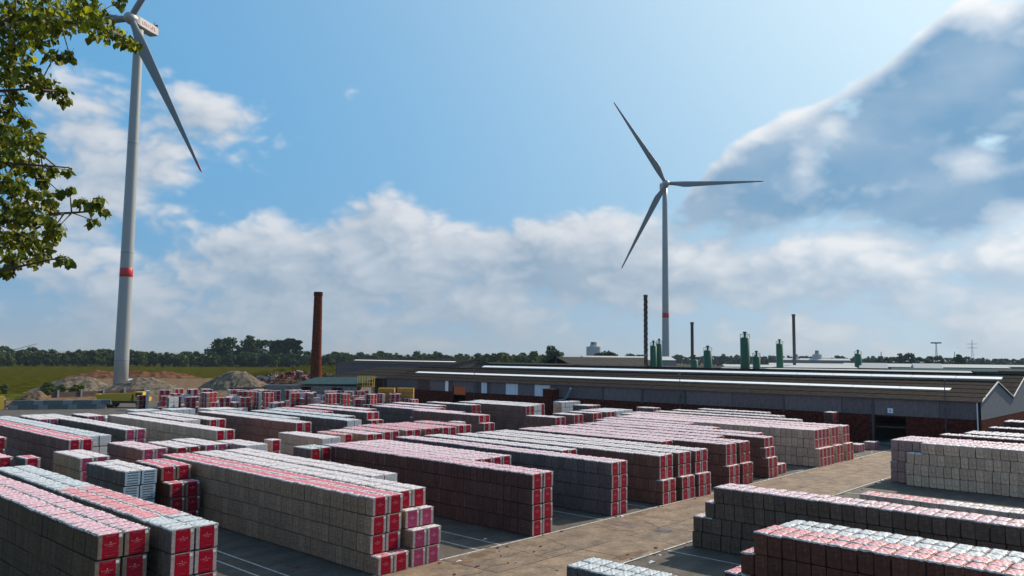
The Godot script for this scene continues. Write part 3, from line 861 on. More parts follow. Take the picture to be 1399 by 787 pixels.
func build_rows() -> void:
	var blocks := [pack_block(1), pack_block(2), pack_block(3)]
	var covers := [pack_cover(11), pack_cover(12), pack_cover(13), pack_cover(14)]
	var lab_f := pack_label(true)
	var lab_b := pack_label(false)
	var r := RandomNumberGenerator.new()
	r.seed = 99
	var packs := []
	var boxes := []
	for row in row_table():
		var pitch := 0.568
		var spans := []
		for l in row.lay:
			var s: float = row.steps[l] if row.steps.size() > l else 0.0
			var z1: float = row.z1 + (s if row.anchor > 0 else 0.0)
			var z0: float = row.z0 + (s if row.anchor < 0 else 0.0)
			var n := int((z1 - z0) / (pitch + 0.016))
			if row.anchor > 0: z0 = z1 - n * (pitch + 0.016)
			else: z1 = z0 + n * (pitch + 0.016)
			spans.append([z0, z1, n])
			boxes.append(AABB(Vector3(row.x + 0.06, l * row.h, z0 + 0.06), Vector3(row.n * 0.966 - 0.12, row.h - 0.06, z1 - z0 - 0.12)))
		for l in row.lay:
			var z0: float = spans[l][0]
			var z1: float = spans[l][1]
			var n: int = spans[l][2]
			for k in n:
				# k counts from the anchored end
				var zc: float = z1 - (k + 0.5) * (pitch + 0.016) if row.anchor > 0 else z0 + (k + 0.5) * (pitch + 0.016)
				zc += 0.014 if k % 2 else -0.0
				var top_open: bool = l == row.lay - 1 or zc > spans[l + 1][1] - 0.2 or zc < spans[l + 1][0] + 0.2
				var near_end := (k == 0) if row.anchor > 0 else (k == n - 1)
				var far_end := (k == n - 1) if row.anchor > 0 else (k == 0)
				var style: String = ""
				if row.top is String: style = row.top
				else:
					var cnt := k
					for seg in row.top:
						if cnt < seg[1]:
							style = seg[0]
							break
						cnt -= seg[1]
				for ci in row.n:
					var left: bool = ci == 0
					var right: bool = ci == row.n - 1
					if not (top_open or near_end or far_end or left or right): continue
					var x: float = row.x + (ci + 0.5) * 0.966 + r.randf_range(-0.016, 0.016) + 0.03 * sin(zc * 0.45 + row.x + l * 1.3) + 0.018 * sin(zc * 1.3 + row.x * 2.0 + l * 2.1)
					var jit := 1.0 + (r.randf_range(-0.018, 0.018) if l == row.lay - 1 else r.randf_range(-0.01, 0.004))
					var b := Basis(Vector3.UP, r.randf_range(-0.012, 0.012)).scaled(Vector3(1.0, row.h / PH * jit, 1.0))
					if l == row.lay - 1: b = Basis(Vector3(1, 0, 0), r.randf_range(-0.014, 0.014)) * Basis(Vector3(0, 0, 1), r.randf_range(-0.01, 0.01)) * b
					var pos := Vector3(x, l * row.h + 0.002, zc + r.randf_range(-0.012, 0.012))
					var score := 0.0
					for f in [[top_open, Vector3(0, row.h, 0), Vector3.UP, 0.52], [left, Vector3(-0.48, row.h * 0.5, 0), Vector3.LEFT, 0.49], [near_end, Vector3(0, row.h * 0.5, 0.29), Vector3.BACK, 0.84]]:
						if not f[0]: continue
						var q: Vector3 = pos + f[1] + f[2] * 0.1
						if not in_frame(q): continue
						var to: Vector3 = cam_pos - q
						var cosv: float = to.normalized().dot(f[2])
						if cosv <= 0.0: continue
						score += f[3] * cosv / to.length_squared() * 1000.0
					packs.append({"pos": pos, "b": b, "row": row, "l": l, "near": near_end, "far": far_end, "left": left, "top_open": top_open, "style": style, "score": score, "tone": r.randi_range(0, 2), "v": r.randi_range(0, 3), "ci": ci, "k": k})
	packs.sort_custom(func(a, c): return a.score > c.score)
	var quota := {"brick_pack": 300, "film_wrapped_pack": 150}
	var mm := {}
	var words := ["bottom", "second", "third", "top"]
	for p in packs:
		var row = p.row
		var plain: bool = row.label == "film" or row.label == "slat"
		var called := "film_wrapped_pack" if plain else "brick_pack"
		var single: bool = quota[called] > 0 and p.score > 0.03
		if single:
			# seen past the other rows?
			var q: Vector3 = p.pos
			var seen := false
			for t in [[p.top_open, Vector3(0, row.h + 0.05, 0)], [p.left, Vector3(-0.53, row.h * 0.7, 0)], [p.near, Vector3(0, row.h * 0.7, 0.36)]]:
				if t[0] and in_frame(q + t[1]) and not covered(q + t[1], boxes, 0):
					seen = true
					break
			single = seen
		if single:
			quota[called] -= 1
			var where := "side" if p.left else ("far-side" if p.ci == row.n - 1 else "inner")
			var th := "%d%s" % [p.k + 1, "th" if p.k % 100 > 9 and p.k % 100 < 13 else {0: "st", 1: "nd", 2: "rd"}.get(p.k % 10, "th")]
			var layer: String = "single" if row.lay == 1 else ("top" if p.l == row.lay - 1 else words[p.l])
			var lab := "%s-layer %s pack, %s from lane end, %s" % [layer, where, th, row.words.trim_prefix("the ")]
			var o := thing(called, p.pos, lab, "brick pack", "packs of " + row.words)
			o.basis = p.b
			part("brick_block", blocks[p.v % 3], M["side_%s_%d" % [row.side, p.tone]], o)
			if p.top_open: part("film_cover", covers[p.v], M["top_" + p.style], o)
			var face: String = "plum" if row.x == 26.65 and p.l < 3 else row.label
			if p.near: part("end_label", lab_f, M["label_" + face], o)
			if p.far: part("end_label", lab_b, M["label_" + row.label], o)
		else:
			var key: String = (p.style if p.top_open else "under") + "/" + row.label
			if not mm.has(key): mm[key] = []
			mm[key].append(p)
	for key in mm:
		var kk: PackedStringArray = key.split("/")
		var mesh := ArrayMesh.new()
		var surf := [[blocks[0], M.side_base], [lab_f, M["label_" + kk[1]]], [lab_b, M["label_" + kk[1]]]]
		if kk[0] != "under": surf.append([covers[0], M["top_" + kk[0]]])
		for s in surf:
			mesh.add_surface_from_arrays(Mesh.PRIMITIVE_TRIANGLES, s[0].surface_get_arrays(0))
			mesh.surface_set_material(mesh.get_surface_count() - 1, s[1])
		var m := MultiMesh.new()
		m.transform_format = MultiMesh.TRANSFORM_3D
		m.use_colors = true
		m.mesh = mesh
		m.instance_count = mm[key].size()
		for i in mm[key].size():
			var p = mm[key][i]
			var flip: Basis = p.b
			if i % 2: flip = flip * Basis(Vector3.UP, PI)
			m.set_instance_transform(i, Transform3D(flip, p.pos))
			var c: Vector3 = SIDE[p.row.side] * [0.9, 1.0, 1.12][p.tone]
			m.set_instance_color(i, Color(c.x, c.y, c.z))
		var o := MultiMeshInstance3D.new()
		o.name = numbered("stacked_packs")
		o.multimesh = m
		add_child(o)
		var tops := {"rose": "rose", "stripe": "red-striped", "patchy": "pink-blotched", "pale": "pale pink", "white": "white", "grey": "grey"}
		var ends := {"red": "bright red", "dark": "dark red", "plum": "plum-coloured", "slat": "slatted", "film": "plain film"}
		var said: String = "lower packs of the farther stacks with %s ends" % ends[kk[1]] if kk[0] == "under" else "top packs of the farther stacks with %s tops and %s ends" % [tops[kk[0]], ends[kk[1]]]
		tag(o, said, "brick packs", "", "stuff")

# ---------------------------------------------------------------- the long shed
const SX := 107.0
const EAVE := 5.75

func wall_part(called: String, parent: Node, z0: float, z1: float, y0: float, y1: float, m, proud := 0.0, thick := 0.25) -> MeshInstance3D:
	return part(called, box_mesh(Vector3(SX - proud, y0, minf(z0, z1)), Vector3(SX - proud + thick, y1, maxf(z0, z1))), m, parent)

func roof_slope(parent: Node, xa: float, ya: float, xb: float, yb: float, z0: float, z1: float, m, courses := 5) -> void:
	# fibre-cement sheets laid in overlapping courses; a is the eave, b the ridge
	for k in courses:
		var t0 := float(k) / courses
		var t1 := float(k + 1) / courses + 0.02
		var a := Vector2(lerpf(xa, xb, t0), lerpf(ya, yb, t0) + 0.10)
		var b := Vector2(lerpf(xa, xb, minf(t1, 1.0)), lerpf(ya, yb, minf(t1, 1.0)) + 0.05)
		var st := new_st()
		var p := [Vector3(a.x, a.y - 0.07, z1), Vector3(b.x, b.y - 0.04, z1), Vector3(b.x, b.y, z1), Vector3(a.x, a.y, z1)]
		var dz := Vector3(0, 0, z0 - z1)
		var s := signf(xb - xa)
		for q in [[3, 2, true], [0, 3, true], [1, 0, true]]:
			if s > 0:
				quad(st, p[q[0]], p[q[1]], p[q[1]] + dz, p[q[0]] + dz)
			else:
				quad(st, p[q[1]], p[q[0]], p[q[0]] + dz, p[q[1]] + dz)
		quad(st, p[0], p[1], p[2], p[3])
		quad(st, p[1] + dz, p[0] + dz, p[3] + dz, p[2] + dz)
		part("roof_course", done(st), m, parent)

func skylight(parent: Node, xa: float, ya: float, xb: float, yb: float, t: float, z0: float, z1: float) -> void:
	var z := z1
	while z > z0:
		var ze := maxf(z - 6.0, z0)
		var st := new_st()
		var a := Vector3(lerpf(xa, xb, t - 0.045), lerpf(ya, yb, t - 0.045) + 0.16, 0)
		var b := Vector3(lerpf(xa, xb, t + 0.06), lerpf(ya, yb, t + 0.06) + 0.16, 0)
		var dn := Vector3(0, -0.12, 0)
		var A := a + Vector3(0, 0, z)
		var B := b + Vector3(0, 0, z)
		var C := b + Vector3(0, 0, ze + 0.06)
		var D := a + Vector3(0, 0, ze + 0.06)
		quad(st, A, B, C, D)
		quad(st, D + dn, A + dn, A, D)
		quad(st, A + dn, B + dn, B, A)
		part("skylight_pane", done(st), M.skylight, parent)
		z = ze

func gable(parent: Node, called: String, x0: float, x1: float, ye: float, yr: float, z: float, y0: float, m, thick := 0.25) -> void:
	var st := new_st()
	var xm := (x0 + x1) / 2
	var f := [Vector3(x0, y0, z), Vector3(x1, y0, z), Vector3(x1, ye, z), Vector3(xm, yr, z), Vector3(x0, ye, z)]
	var d := Vector3(0, 0, -thick)
	tri(st, f[0], f[1], f[2])
	tri(st, f[0], f[2], f[4])
	tri(st, f[4], f[2], f[3])
	tri(st, f[0] + d, f[2] + d, f[1] + d)
	tri(st, f[0] + d, f[4] + d, f[2] + d)
	tri(st, f[4] + d, f[3] + d, f[2] + d)
	part(called, done(st), m, parent)

func build_shed() -> void:
	var s := thing("long_shed", Vector3.ZERO, "long low shed with brown roofs, white skylight strips and red brick plinth", "shed")
	var zg := -23.0
	var ze := -134.0
	# front wall, plinth with door openings
	var holes := [[-35.0, -31.3, 3.47], [-113.6, -110.1, 4.7]]
	var z := zg
	for h in holes:
		wall_part("brick_plinth", s, h[1], z, 0, 3.65, M.brick_dark)
		z = h[0]
	wall_part("brick_plinth", s, ze, z, 0, 3.65, M.brick_dark)
	wall_part("door_lintel", s, -35.0, -31.3, 3.47, 3.65, M.brick_dark)
	part("shed_floor", sheet([[SX + 0.1, zg - 0.3], [142.6, zg - 0.3], [142.6, ze + 0.3], [SX + 0.1, ze + 0.3]], 0.01), M.concrete_grey, s)
	var posts := [-27.4, -35.2, -39.1, -47.0, -54.7, -62.4, -70.1, -77.7]
	z = zg - 0.28
	var alt := 0
	for q in posts + [-84.0]:
		wall_part("wall_panel", s, q + 0.02, z, 3.66, EAVE, M["panel" if alt % 2 else "panel_b"], 0.05)
		z = q - 0.02
		alt += 1
	for q in [-35.2, -47.0, -62.4, -70.1, -77.7]:
		wall_part("wall_post", s, q - 0.14, q + 0.14, 3.4 if q != -35.2 else 0.0, EAVE, M.gutter, 0.16, 0.1)
	for q in [-27.4, -39.1, -54.7]:
		wall_part("cover_strip", s, q - 0.06, q + 0.06, 3.66, EAVE, M.gutter, 0.075, 0.03)
	for e in [[-84.04, -89.0, "panel_b"], [-89.04, -92.5, "translucent"], [-92.54, -96.5, "panel"], [-96.54, -99.5, "translucent"], [-99.54, -103.4, "panel"], [-103.42, -104.3, "gutter"], [-104.34, -105.8, "translucent"], [-105.84, -107.3, "gutter"], [-107.34, -110.1, "panel"], [-113.64, -114.9, "gutter"], [-114.92, -115.8, "skylight"], [-115.84, -120.4, "panel"], [-120.44, -122.2, "rust"], [-122.24, -124.0, "rust"], [-124.04, -134.0, "panel_b"]]:
		if e[2] == "translucent":
			var zz: float = e[0]
			while zz > e[1] + 0.1:
				var z2 := maxf(zz - 0.62, e[1])
				wall_part("light_panel", s, zz - 0.03, z2, 3.66, EAVE - 0.1, M.translucent, 0.05 + (0.03 if int(zz * 1.6) % 2 else 0.0))
				zz = z2
		else:
			wall_part("wall_panel", s, e[0], e[1], 3.66, EAVE, M[e[2]], 0.05)
	wall_part("opening_header", s, -113.6, -110.1, 4.7, EAVE, M.panel, 0.02)
	wall_part("roller_gate", s, -113.5, -110.2, 3.1, 4.7, M.orange, -0.1, 0.08)
	wall_part("green_door", s, -127.6, -125.6, 0.0, 4.2, M.greendoor, 0.14, 0.1)
	wall_part("gutter", s, ze, zg, EAVE - 0.04, EAVE + 0.1, M.gutter, 0.35, 0.3)
	# eaves to ridge
	var bays := [[107.0, 124.9, 5.75, 7.95], [124.9, 142.8, 5.85, 8.7]]
	for b in bays:
		var xm: float = (b[0] + b[1]) / 2
		roof_slope(s, b[0] - (0.3 if b[0] < 110 else 0.0), b[2], xm, b[3], ze, zg + 0.15, M.roof)
		roof_slope(s, b[1], b[2], xm, b[3], ze, zg + 0.15, M.roof)
		gable(s, "gable_wall", b[0] + 0.012, b[1] - 0.012, b[2] - 0.02, b[3] - 0.02, zg, 3.66, M.gable)  # lighter colour than the long wall, standing in for grazing sun
		gable(s, "gable_wall", b[0] + 0.012, b[1] - 0.012, b[2] - 0.02, b[3] - 0.02, ze + 0.25, 0.0, M.panel_b)
		part("gable_plinth", box_mesh(Vector3(b[0] + 0.012, 0, zg - 0.25), Vector3(b[1] - 0.012, 3.65, zg + 0.02)), M.brick_dark, s)
		for e in [[b[0], b[2], xm, b[3]], [xm, b[3], b[1], b[2]]]:
			var st := new_st()
			var d := Vector3(e[2] - e[0], e[3] - e[1], 0)
			var up := Vector3(0, 0.16, 0)
			var A := Vector3(e[0], e[1] - 0.02, zg + 0.2)
			var w := Vector3(0, 0, -0.12)
			quad(st, A, A + d, A + d + up, A + up)
			quad(st, A + up, A + d + up, A + d + up + w, A + up + w)
			quad(st, A + w, A, A + up, A + up + w)
			part("verge_board", done(st), M.trim, s)
		part("ridge_cap", box_mesh(Vector3(xm - 0.25, b[3] + 0.03, ze), Vector3(xm + 0.25, b[3] + 0.17, zg + 0.1)), M.roof_grey, s)
		skylight(s, b[0], b[2], xm, b[3], 0.52 if b[0] < 110 else 0.77, ze + 4.0, -27.3 if b[0] < 110 else -25.5)
	part("rear_wall", box_mesh(Vector3(142.85, 0, ze), Vector3(143.1, 5.85, zg - 0.01)), M.panel_b, s)
	var st2 := new_st()
	bar(st2, Vector3(SX - 0.12, 0, zg - 0.35), Vector3(SX - 0.12, EAVE, zg - 0.35), 0.07, 0.07)
	part("downpipe", done(st2), M.sign, s)
	var sg := thing("wall_sign", Vector3(SX - 0.12, 3.95, -33.4), "small white sign on the grey wall above the dark shed door", "sign")
	part("sign_board", box_mesh(Vector3(0, 0, 0), Vector3(0.05, 0.6, 0.64)), M.sign, sg)
	part("sign_mark", box_mesh(Vector3(-0.012, 0.16, 0.2), Vector3(-0.002, 0.42, 0.42)), M.sign_blue, sg)
	# posts with lamps in front of the wall
	for e in [[-26.6, 8.3, "lamp post before the shed wall near its gable end"], [-62.9, 8.1, "lamp post before the middle of the shed wall"], [-107.0, 8.0, "lamp post before the shed's light panels"]]:
		var lp := thing("lamp_post", Vector3(SX - 0.75, 0, e[0]), "slim dark " + e[2], "lamp post", "lamp posts along the shed")
		var sp := new_st()
		bar(sp, Vector3.ZERO, Vector3(0, e[1], 0), 0.075, 0.05)
		part("pole", done(sp), M.gutter, lp)
		part("lamp_head", box_mesh(Vector3(-0.5, e[1] - 0.02, -0.14), Vector3(0.1, e[1] + 0.12, 0.14)), M.gutter, lp)
		part("bracket", box_mesh(Vector3(-0.1, 4.6, -0.1), Vector3(0.1, 5.0, 0.1)), M.gutter, lp)
	# brick pier and chute
	var bp := thing("brick_pier", Vector3(SX - 1.4, 0, -88.0), "dark red brick pier against the shed wall beside a chute", "pier")
	part("pier_body", box_mesh(Vector3(-0.6, 0, -1.0), Vector3(1.3, 5.0, 1.0)), M.brick_dark, bp)
	part("pier_cap", box_mesh(Vector3(-0.7, 5.0, -1.1), Vector3(1.3, 5.14, 1.1)), M.steel, bp)
	var ch := thing("steel_chute", Vector3(SX - 1.0, 0, -86.2), "blue-grey curved steel chute rising to the shed eave", "chute")
	var sc := new_st()
	var path := [Vector3(0, 3.2, 0), Vector3(0, 3.3, 1.0), Vector3(0, 3.9, 1.8), Vector3(0, 5.3, 2.6)]
	for i in 3: bar(sc, path[i], path[i + 1], 0.22, 0.22, 8)
	part("tube", done(sc), M.blue_steel, ch)
	part("hopper", box_mesh(Vector3(-0.5, 2.2, -0.7), Vector3(0.5, 3.25, 0.7)), M.blue_steel, ch)
	part("stand", box_mesh(Vector3(-0.3, 0, -0.3), Vector3(0.3, 2.2, 0.3)), M.steel, ch)
	# more roofs behind and at the far end
	for e in [[143.6, 161.0, 8.0, 9.5, -153.0, -205.0, "tall brown-roofed shed behind the far end of the long shed"], [161.6, 179.0, 7.2, 8.7, -110.0, -180.0, "grey-roofed shed behind the long shed"], [143.6, 161.0, 5.9, 7.6, -104.0, -152.0, "low brown-roofed shed joined behind the long shed"]]:
		var sh := thing("rear_shed", Vector3.ZERO, e[6], "shed")
		var xm: float = (e[0] + e[1]) / 2
		roof_slope(sh, e[0], e[2], xm, e[3], e[5], e[4], M.roof if e[0] < 150 else M.roof_grey, 4)
		roof_slope(sh, e[1], e[2], xm, e[3], e[5], e[4], M.roof, 4)
		gable(sh, "gable_wall", e[0] + 0.02, e[1] - 0.02, e[2] - 0.02, e[3] - 0.02, e[4] - 0.2, 0.0, M.steel)
		gable(sh, "gable_wall", e[0] + 0.02, e[1] - 0.02, e[2] - 0.02, e[3] - 0.02, e[5] + 0.4, 0.0, M.steel)
		part("side_wall", box_mesh(Vector3(e[0] + 0.03, 0, e[5] + 0.4), Vector3(e[0] + 0.25, e[2], e[4] - 0.5)), M.panel_b, sh)
		part("side_wall", box_mesh(Vector3(e[1] - 0.25, 0, e[5] + 0.4), Vector3(e[1] - 0.03, e[2], e[4] - 0.5)), M.panel_b, sh)
		skylight(sh, e[0], e[2], xm, e[3], 0.55, e[5] + 3, e[4] - 4)
	# lower open shed closing the far end of the long shed
	var os := thing("open_shed", Vector3.ZERO, "open-fronted shed with brown lean-to roof at the far end", "shed")
	roof_slope(os, 106.6, 5.5, 124.0, 7.6, -157.0, -134.3, M.roof, 4)
	roof_slope(os, 142.0, 5.5, 124.0, 7.6, -157.0, -134.3, M.roof, 4)
	for q in [-135.0, -140.5, -146.0, -151.5, -156.5]:
		part("post", box_mesh(Vector3(106.9, 0, q - 0.12), Vector3(107.15, 5.45, q + 0.12)), M.steel, os)
	part("back_wall", box_mesh(Vector3(112.0, 0, -156.8), Vector3(112.2, 6.0, -134.4)), M.rust, os)
	gable(os, "gable_wall", 112.3, 135.7, 6.0, 7.5, -156.6, 0.0, M.rust)

# ---------------------------------------------------------------- wind turbines
func blade_mesh(R: float, t0: float, t1: float, n := 16) -> ArrayMesh:
	var st := SurfaceTool.new()
	st.begin(Mesh.PRIMITIVE_TRIANGLES)
	st.set_smooth_group(1)
	var rings := []
	for k in n + 1:
		var t := lerpf(t0, t1, float(k) / n)
		var chord := 2.1
		var th := 2.1
		if t < 0.2:
			var f := smooth(0.035, 0.2, t)
			chord = lerpf(2.0, 3.7, f)
			th = lerpf(2.0, 0.95, f)
		else:
			var f := (t - 0.2) / 0.8
			chord = lerpf(3.7, 0.55, pow(f, 0.85))
			th = chord * lerpf(0.25, 0.12, f)
		if t > 0.97:
			chord *= sqrt(maxf(0.02, 1.0 - pow((t - 0.97) / 0.03, 2.0)))
			th *= 0.6
		var tw := lerpf(0.42, 0.02, pow(t, 0.5))
		var ring := []
		for i in 16:
			var q := TAU * i / 16
			var x := cos(q) * chord * 0.5 + (chord * 0.18 if t > 0.04 else 0.0) * smooth(0.03, 0.2, t)
			var y := sin(q) * th * 0.5
			if t > 0.06: y *= lerpf(1.0, 0.55 + 0.45 * cos(q * 0.5 + PI), 0.0) * (1.0 - 0.45 * smooth(0.05, 0.2, t) * maxf(0.0, cos(q)))
			ring.append(Vector3(x * cos(tw) - y * sin(tw), t * R, x * sin(tw) + y * cos(tw) + 1.2 * t * t))
		rings.append(ring)
	for k in n:
		for i in 16:
			var j := (i + 1) % 16
			quad(st, rings[k][j], rings[k][i], rings[k + 1][i], rings[k + 1][j])
	st.generate_normals()
	return st.commit()

func turbine(at: Vector3, hub_h: float, yaw_off: float, thetas: Array, label: String, band: Array, R: float, seam: float) -> void:
	var o := thing("wind_turbine", at, label, "wind turbine", "")
	var rb := 2.15
	var rt := 1.35
	var rad := func(y: float) -> float: return lerpf(rb, rt, y / hub_h)
	var prof := []
	for k in 13:
		var y := (hub_h - 2.2) * k / 12.0
		if y > band[0] and y < band[1]: continue
		prof.append([rad.call(y), y])
	part("tower", lathe([[0.0, 0.0]] + prof + [[0.0, hub_h - 2.0]], 40), M.tower, o)
	part("red_band", lathe([[rad.call(band[0]) + 0.004, band[0]], [rad.call(band[0]) + 0.02, band[0] + 0.02], [rad.call(band[1]) + 0.02, band[1] - 0.02], [rad.call(band[1]) + 0.004, band[1]]], 40), M.redband, o)
	for y in [seam, hub_h * 0.36, hub_h * 0.66]:
		part("flange_seam", lathe([[rad.call(y), y - 0.14], [rad.call(y) + 0.025, y - 0.12], [rad.call(y) + 0.025, y + 0.12], [rad.call(y), y + 0.14]], 40), M.seam, o)
	part("foundation", lathe([[3.6, 0.0], [3.6, 0.25], [2.3, 0.4], [0.0, 0.4]], 32, false), M.concrete_grey, o)
	# the nacelle points away from the rotor
	var f := Vector3(at.x, 0, at.z).normalized()
	var rightv := f.cross(Vector3.UP)
	var rear := (f * cos(yaw_off) + rightv * sin(yaw_off)).normalized()
	var side := rear.cross(Vector3.UP)
	var B := Basis(side, Vector3.UP, -rear)   # z towards the front
	var hubp := Vector3(0, hub_h, 0) + B * Vector3(0, 0, 4.0)
	var st := new_st()
	var sec := [[2.9, 1.3, -1.25, 1.25], [1.6, 1.6, -1.6, 1.55], [-3.0, 1.65, -1.7, 1.6], [-7.0, 1.55, -1.45, 1.55], [-7.7, 1.3, -1.1, 1.35]]
	var rs := []
	for e in sec:
		var c := 0.28
		rs.append([Vector3(-e[1], e[2] + c, e[0]), Vector3(-e[1] + c, e[2], e[0]), Vector3(e[1] - c, e[2], e[0]), Vector3(e[1], e[2] + c, e[0]), Vector3(e[1], e[3] - c, e[0]), Vector3(e[1] - c, e[3], e[0]), Vector3(-e[1] + c, e[3], e[0]), Vector3(-e[1], e[3] - c, e[0])])
	for k in rs.size() - 1:
		for i in 8:
			var j := (i + 1) % 8
			quad(st, rs[k + 1][i], rs[k + 1][j], rs[k][j], rs[k][i])
	for i in range(1, 7):
		tri(st, rs[0][0], rs[0][i], rs[0][i + 1])
		tri(st, rs[4][0], rs[4][i + 1], rs[4][i])
	var nac := part("nacelle", done(st), M.tower, o, Vector3(0, hub_h, 0))
	nac.basis = B
	var cool := new_st()
	box(cool, Vector3(-1.3, 1.4, -7.5), Vector3(1.3, 2.5, -7.1))
	box(cool, Vector3(-0.08, 2.5, -7.35), Vector3(0.08, 3.6, -7.2))
	part("cooler", done(cool), M.gutter, nac)
	# red lettering on both flanks, unreadable at this distance
	var rr := RandomNumberGenerator.new()
	rr.seed = 8
	for sgn in [-1.0, 1.0]:
		var lt := new_st()
		for k in 7:
			var zc := 0.6 - k * 0.95
			var hgt := rr.randf_range(0.6, 1.1)
			var w := 0.16
			var x0: float = sgn * 1.64
			var x1: float = sgn * 1.68
			box(lt, Vector3(minf(x0, x1), -0.5, zc - w), Vector3(maxf(x0, x1), -0.5 + hgt, zc))
			box(lt, Vector3(minf(x0, x1), -0.5 + (hgt - 0.18 if k % 2 else 0.0), zc - 0.62), Vector3(maxf(x0, x1), -0.32 + (hgt - 0.18 if k % 2 else 0.0), zc - w - 0.01))
			if k % 3 == 1: box(lt, Vector3(minf(x0, x1), -0.5, zc - 0.75), Vector3(maxf(x0, x1), -0.5 + hgt, zc - 0.63))
		part("lettering", done(lt), M.redband, nac)
	var sp := part("spinner", lathe([[1.75, -1.3], [1.95, -0.3], [1.85, 0.7], [1.45, 1.6], [0.8, 2.2], [0.0, 2.45]], 28), M.tower, o, hubp)
	sp.basis = Basis(B.x, B.z, -B.y)
	var tipm := blade_mesh(R, 0.925, 1.0, 5)
	var bm := blade_mesh(R, 0.018, 0.925, 18)
	for th in thetas:
		var a := deg_to_rad(th)
		var up := Vector3.UP * cos(a) + side * sin(a)
		var front := -rear
		var xx := up.cross(front)
		var bl := part("blade", bm, M.blade, o, hubp)
		bl.basis = Basis(xx, up, front)
		part("blade_tip", tipm, M.redband, bl)

func build_turbines() -> void:
	turbine(Vector3(100.0, 0, -255.5), 115.8, deg_to_rad(39), [150.7, 270.7, 30.7], "white wind turbine rising behind the gravel heaps, red band low on its tower", [34.0, 36.8], 58.5, 8.2)
	turbine(Vector3(388.0, 0, -238.5), 109.2, deg_to_rad(-12), [-33.0, 88.0, 207.6], "white wind turbine beyond the shed roofs beside the green silos", [33.2, 36.0], 55.5, 60.0)

# ---------------------------------------------------------------- the back of the yard
func pol(az: float, dist: float) -> Vector3:
	return Vector3(sin(deg_to_rad(az)) * dist, 0, -cos(deg_to_rad(az)) * dist)

func heap(rx: float, rz: float, h: float, seed_: int, humps := 1) -> ArrayMesh:
	var n := noise(seed_, 0.22, 4)
	var st := SurfaceTool.new()
	st.begin(Mesh.PRIMITIVE_TRIANGLES)
	st.set_smooth_group(-1)
	var N := 40
	var K := 28
	var g := []
	for j in K + 1:
		var row := []
		for i in N + 1:
			var x := (float(i) / N * 2 - 1) * rx
			var z := (float(j) / K * 2 - 1) * rz
			var y := 0.0
			for q in humps:
				var cx := 0.0 if humps == 1 else lerpf(-0.42, 0.4, float(q) / (humps - 1)) * rx
				var sx := rx if humps == 1 else rx * 0.62
				var d := sqrt(pow((x - cx) / sx, 2) + pow(z / rz, 2))
				y = maxf(y, (1.0 - d * 1.02) * 1.22 * h * (1.0 - 0.08 * q))
			y = minf(y, h * (0.94 + 0.06 * n.get_noise_2d(x * 3.0, z * 3.0)))
			y += (n.get_noise_2d(x, z) * 0.6 + n.get_noise_2d(x * 4.0 + 50.0, z * 4.0) * 0.3) * minf(1.0, maxf(y, 0.0))
			row.append(Vector3(x, maxf(y, -0.02), z))
		g.append(row)
	for j in K:
		for i in N:
			var m := maxf(maxf(g[j][i].y, g[j][i + 1].y), maxf(g[j + 1][i].y, g[j + 1][i + 1].y))
			if m <= 0.0: continue
			quad(st, g[j + 1][i], g[j + 1][i + 1], g[j][i + 1], g[j][i])
	st.generate_normals()
	return st.commit()

func heap_thing(called: String, at: Vector3, rx: float, rz: float, h: float, m, label: String, turn: float, humps := 1, seed_ := 1) -> void:
	var o := MeshInstance3D.new()
	o.name = numbered(called)
	o.mesh = heap(rx, rz, h, seed_, humps)
	o.material_override = m
	add_child(o)
	o.position = at
	o.rotation.y = turn
	tag(o, label, "heap")

func block_wall(o: Node, a: Vector3, b: Vector3, courses: int, bl: Vector3) -> void:
	var d := (b - a).normalized()
	var n := int((b - a).length() / bl.x)
	var mesh := box_mesh(Vector3(0.01, 0.005, -bl.z / 2), Vector3(bl.x - 0.03, bl.y - 0.02, bl.z / 2))
	for c in courses:
		for i in n:
			var q := part("block", mesh, M["block" if (i + c) % 3 else "grey_wall"], o, a + d * (i * bl.x + (bl.x * 0.5 if c % 2 else 0.0)) + Vector3(0, c * bl.y, 0))
			q.basis = Basis(Vector3.UP, atan2(-d.z, d.x))

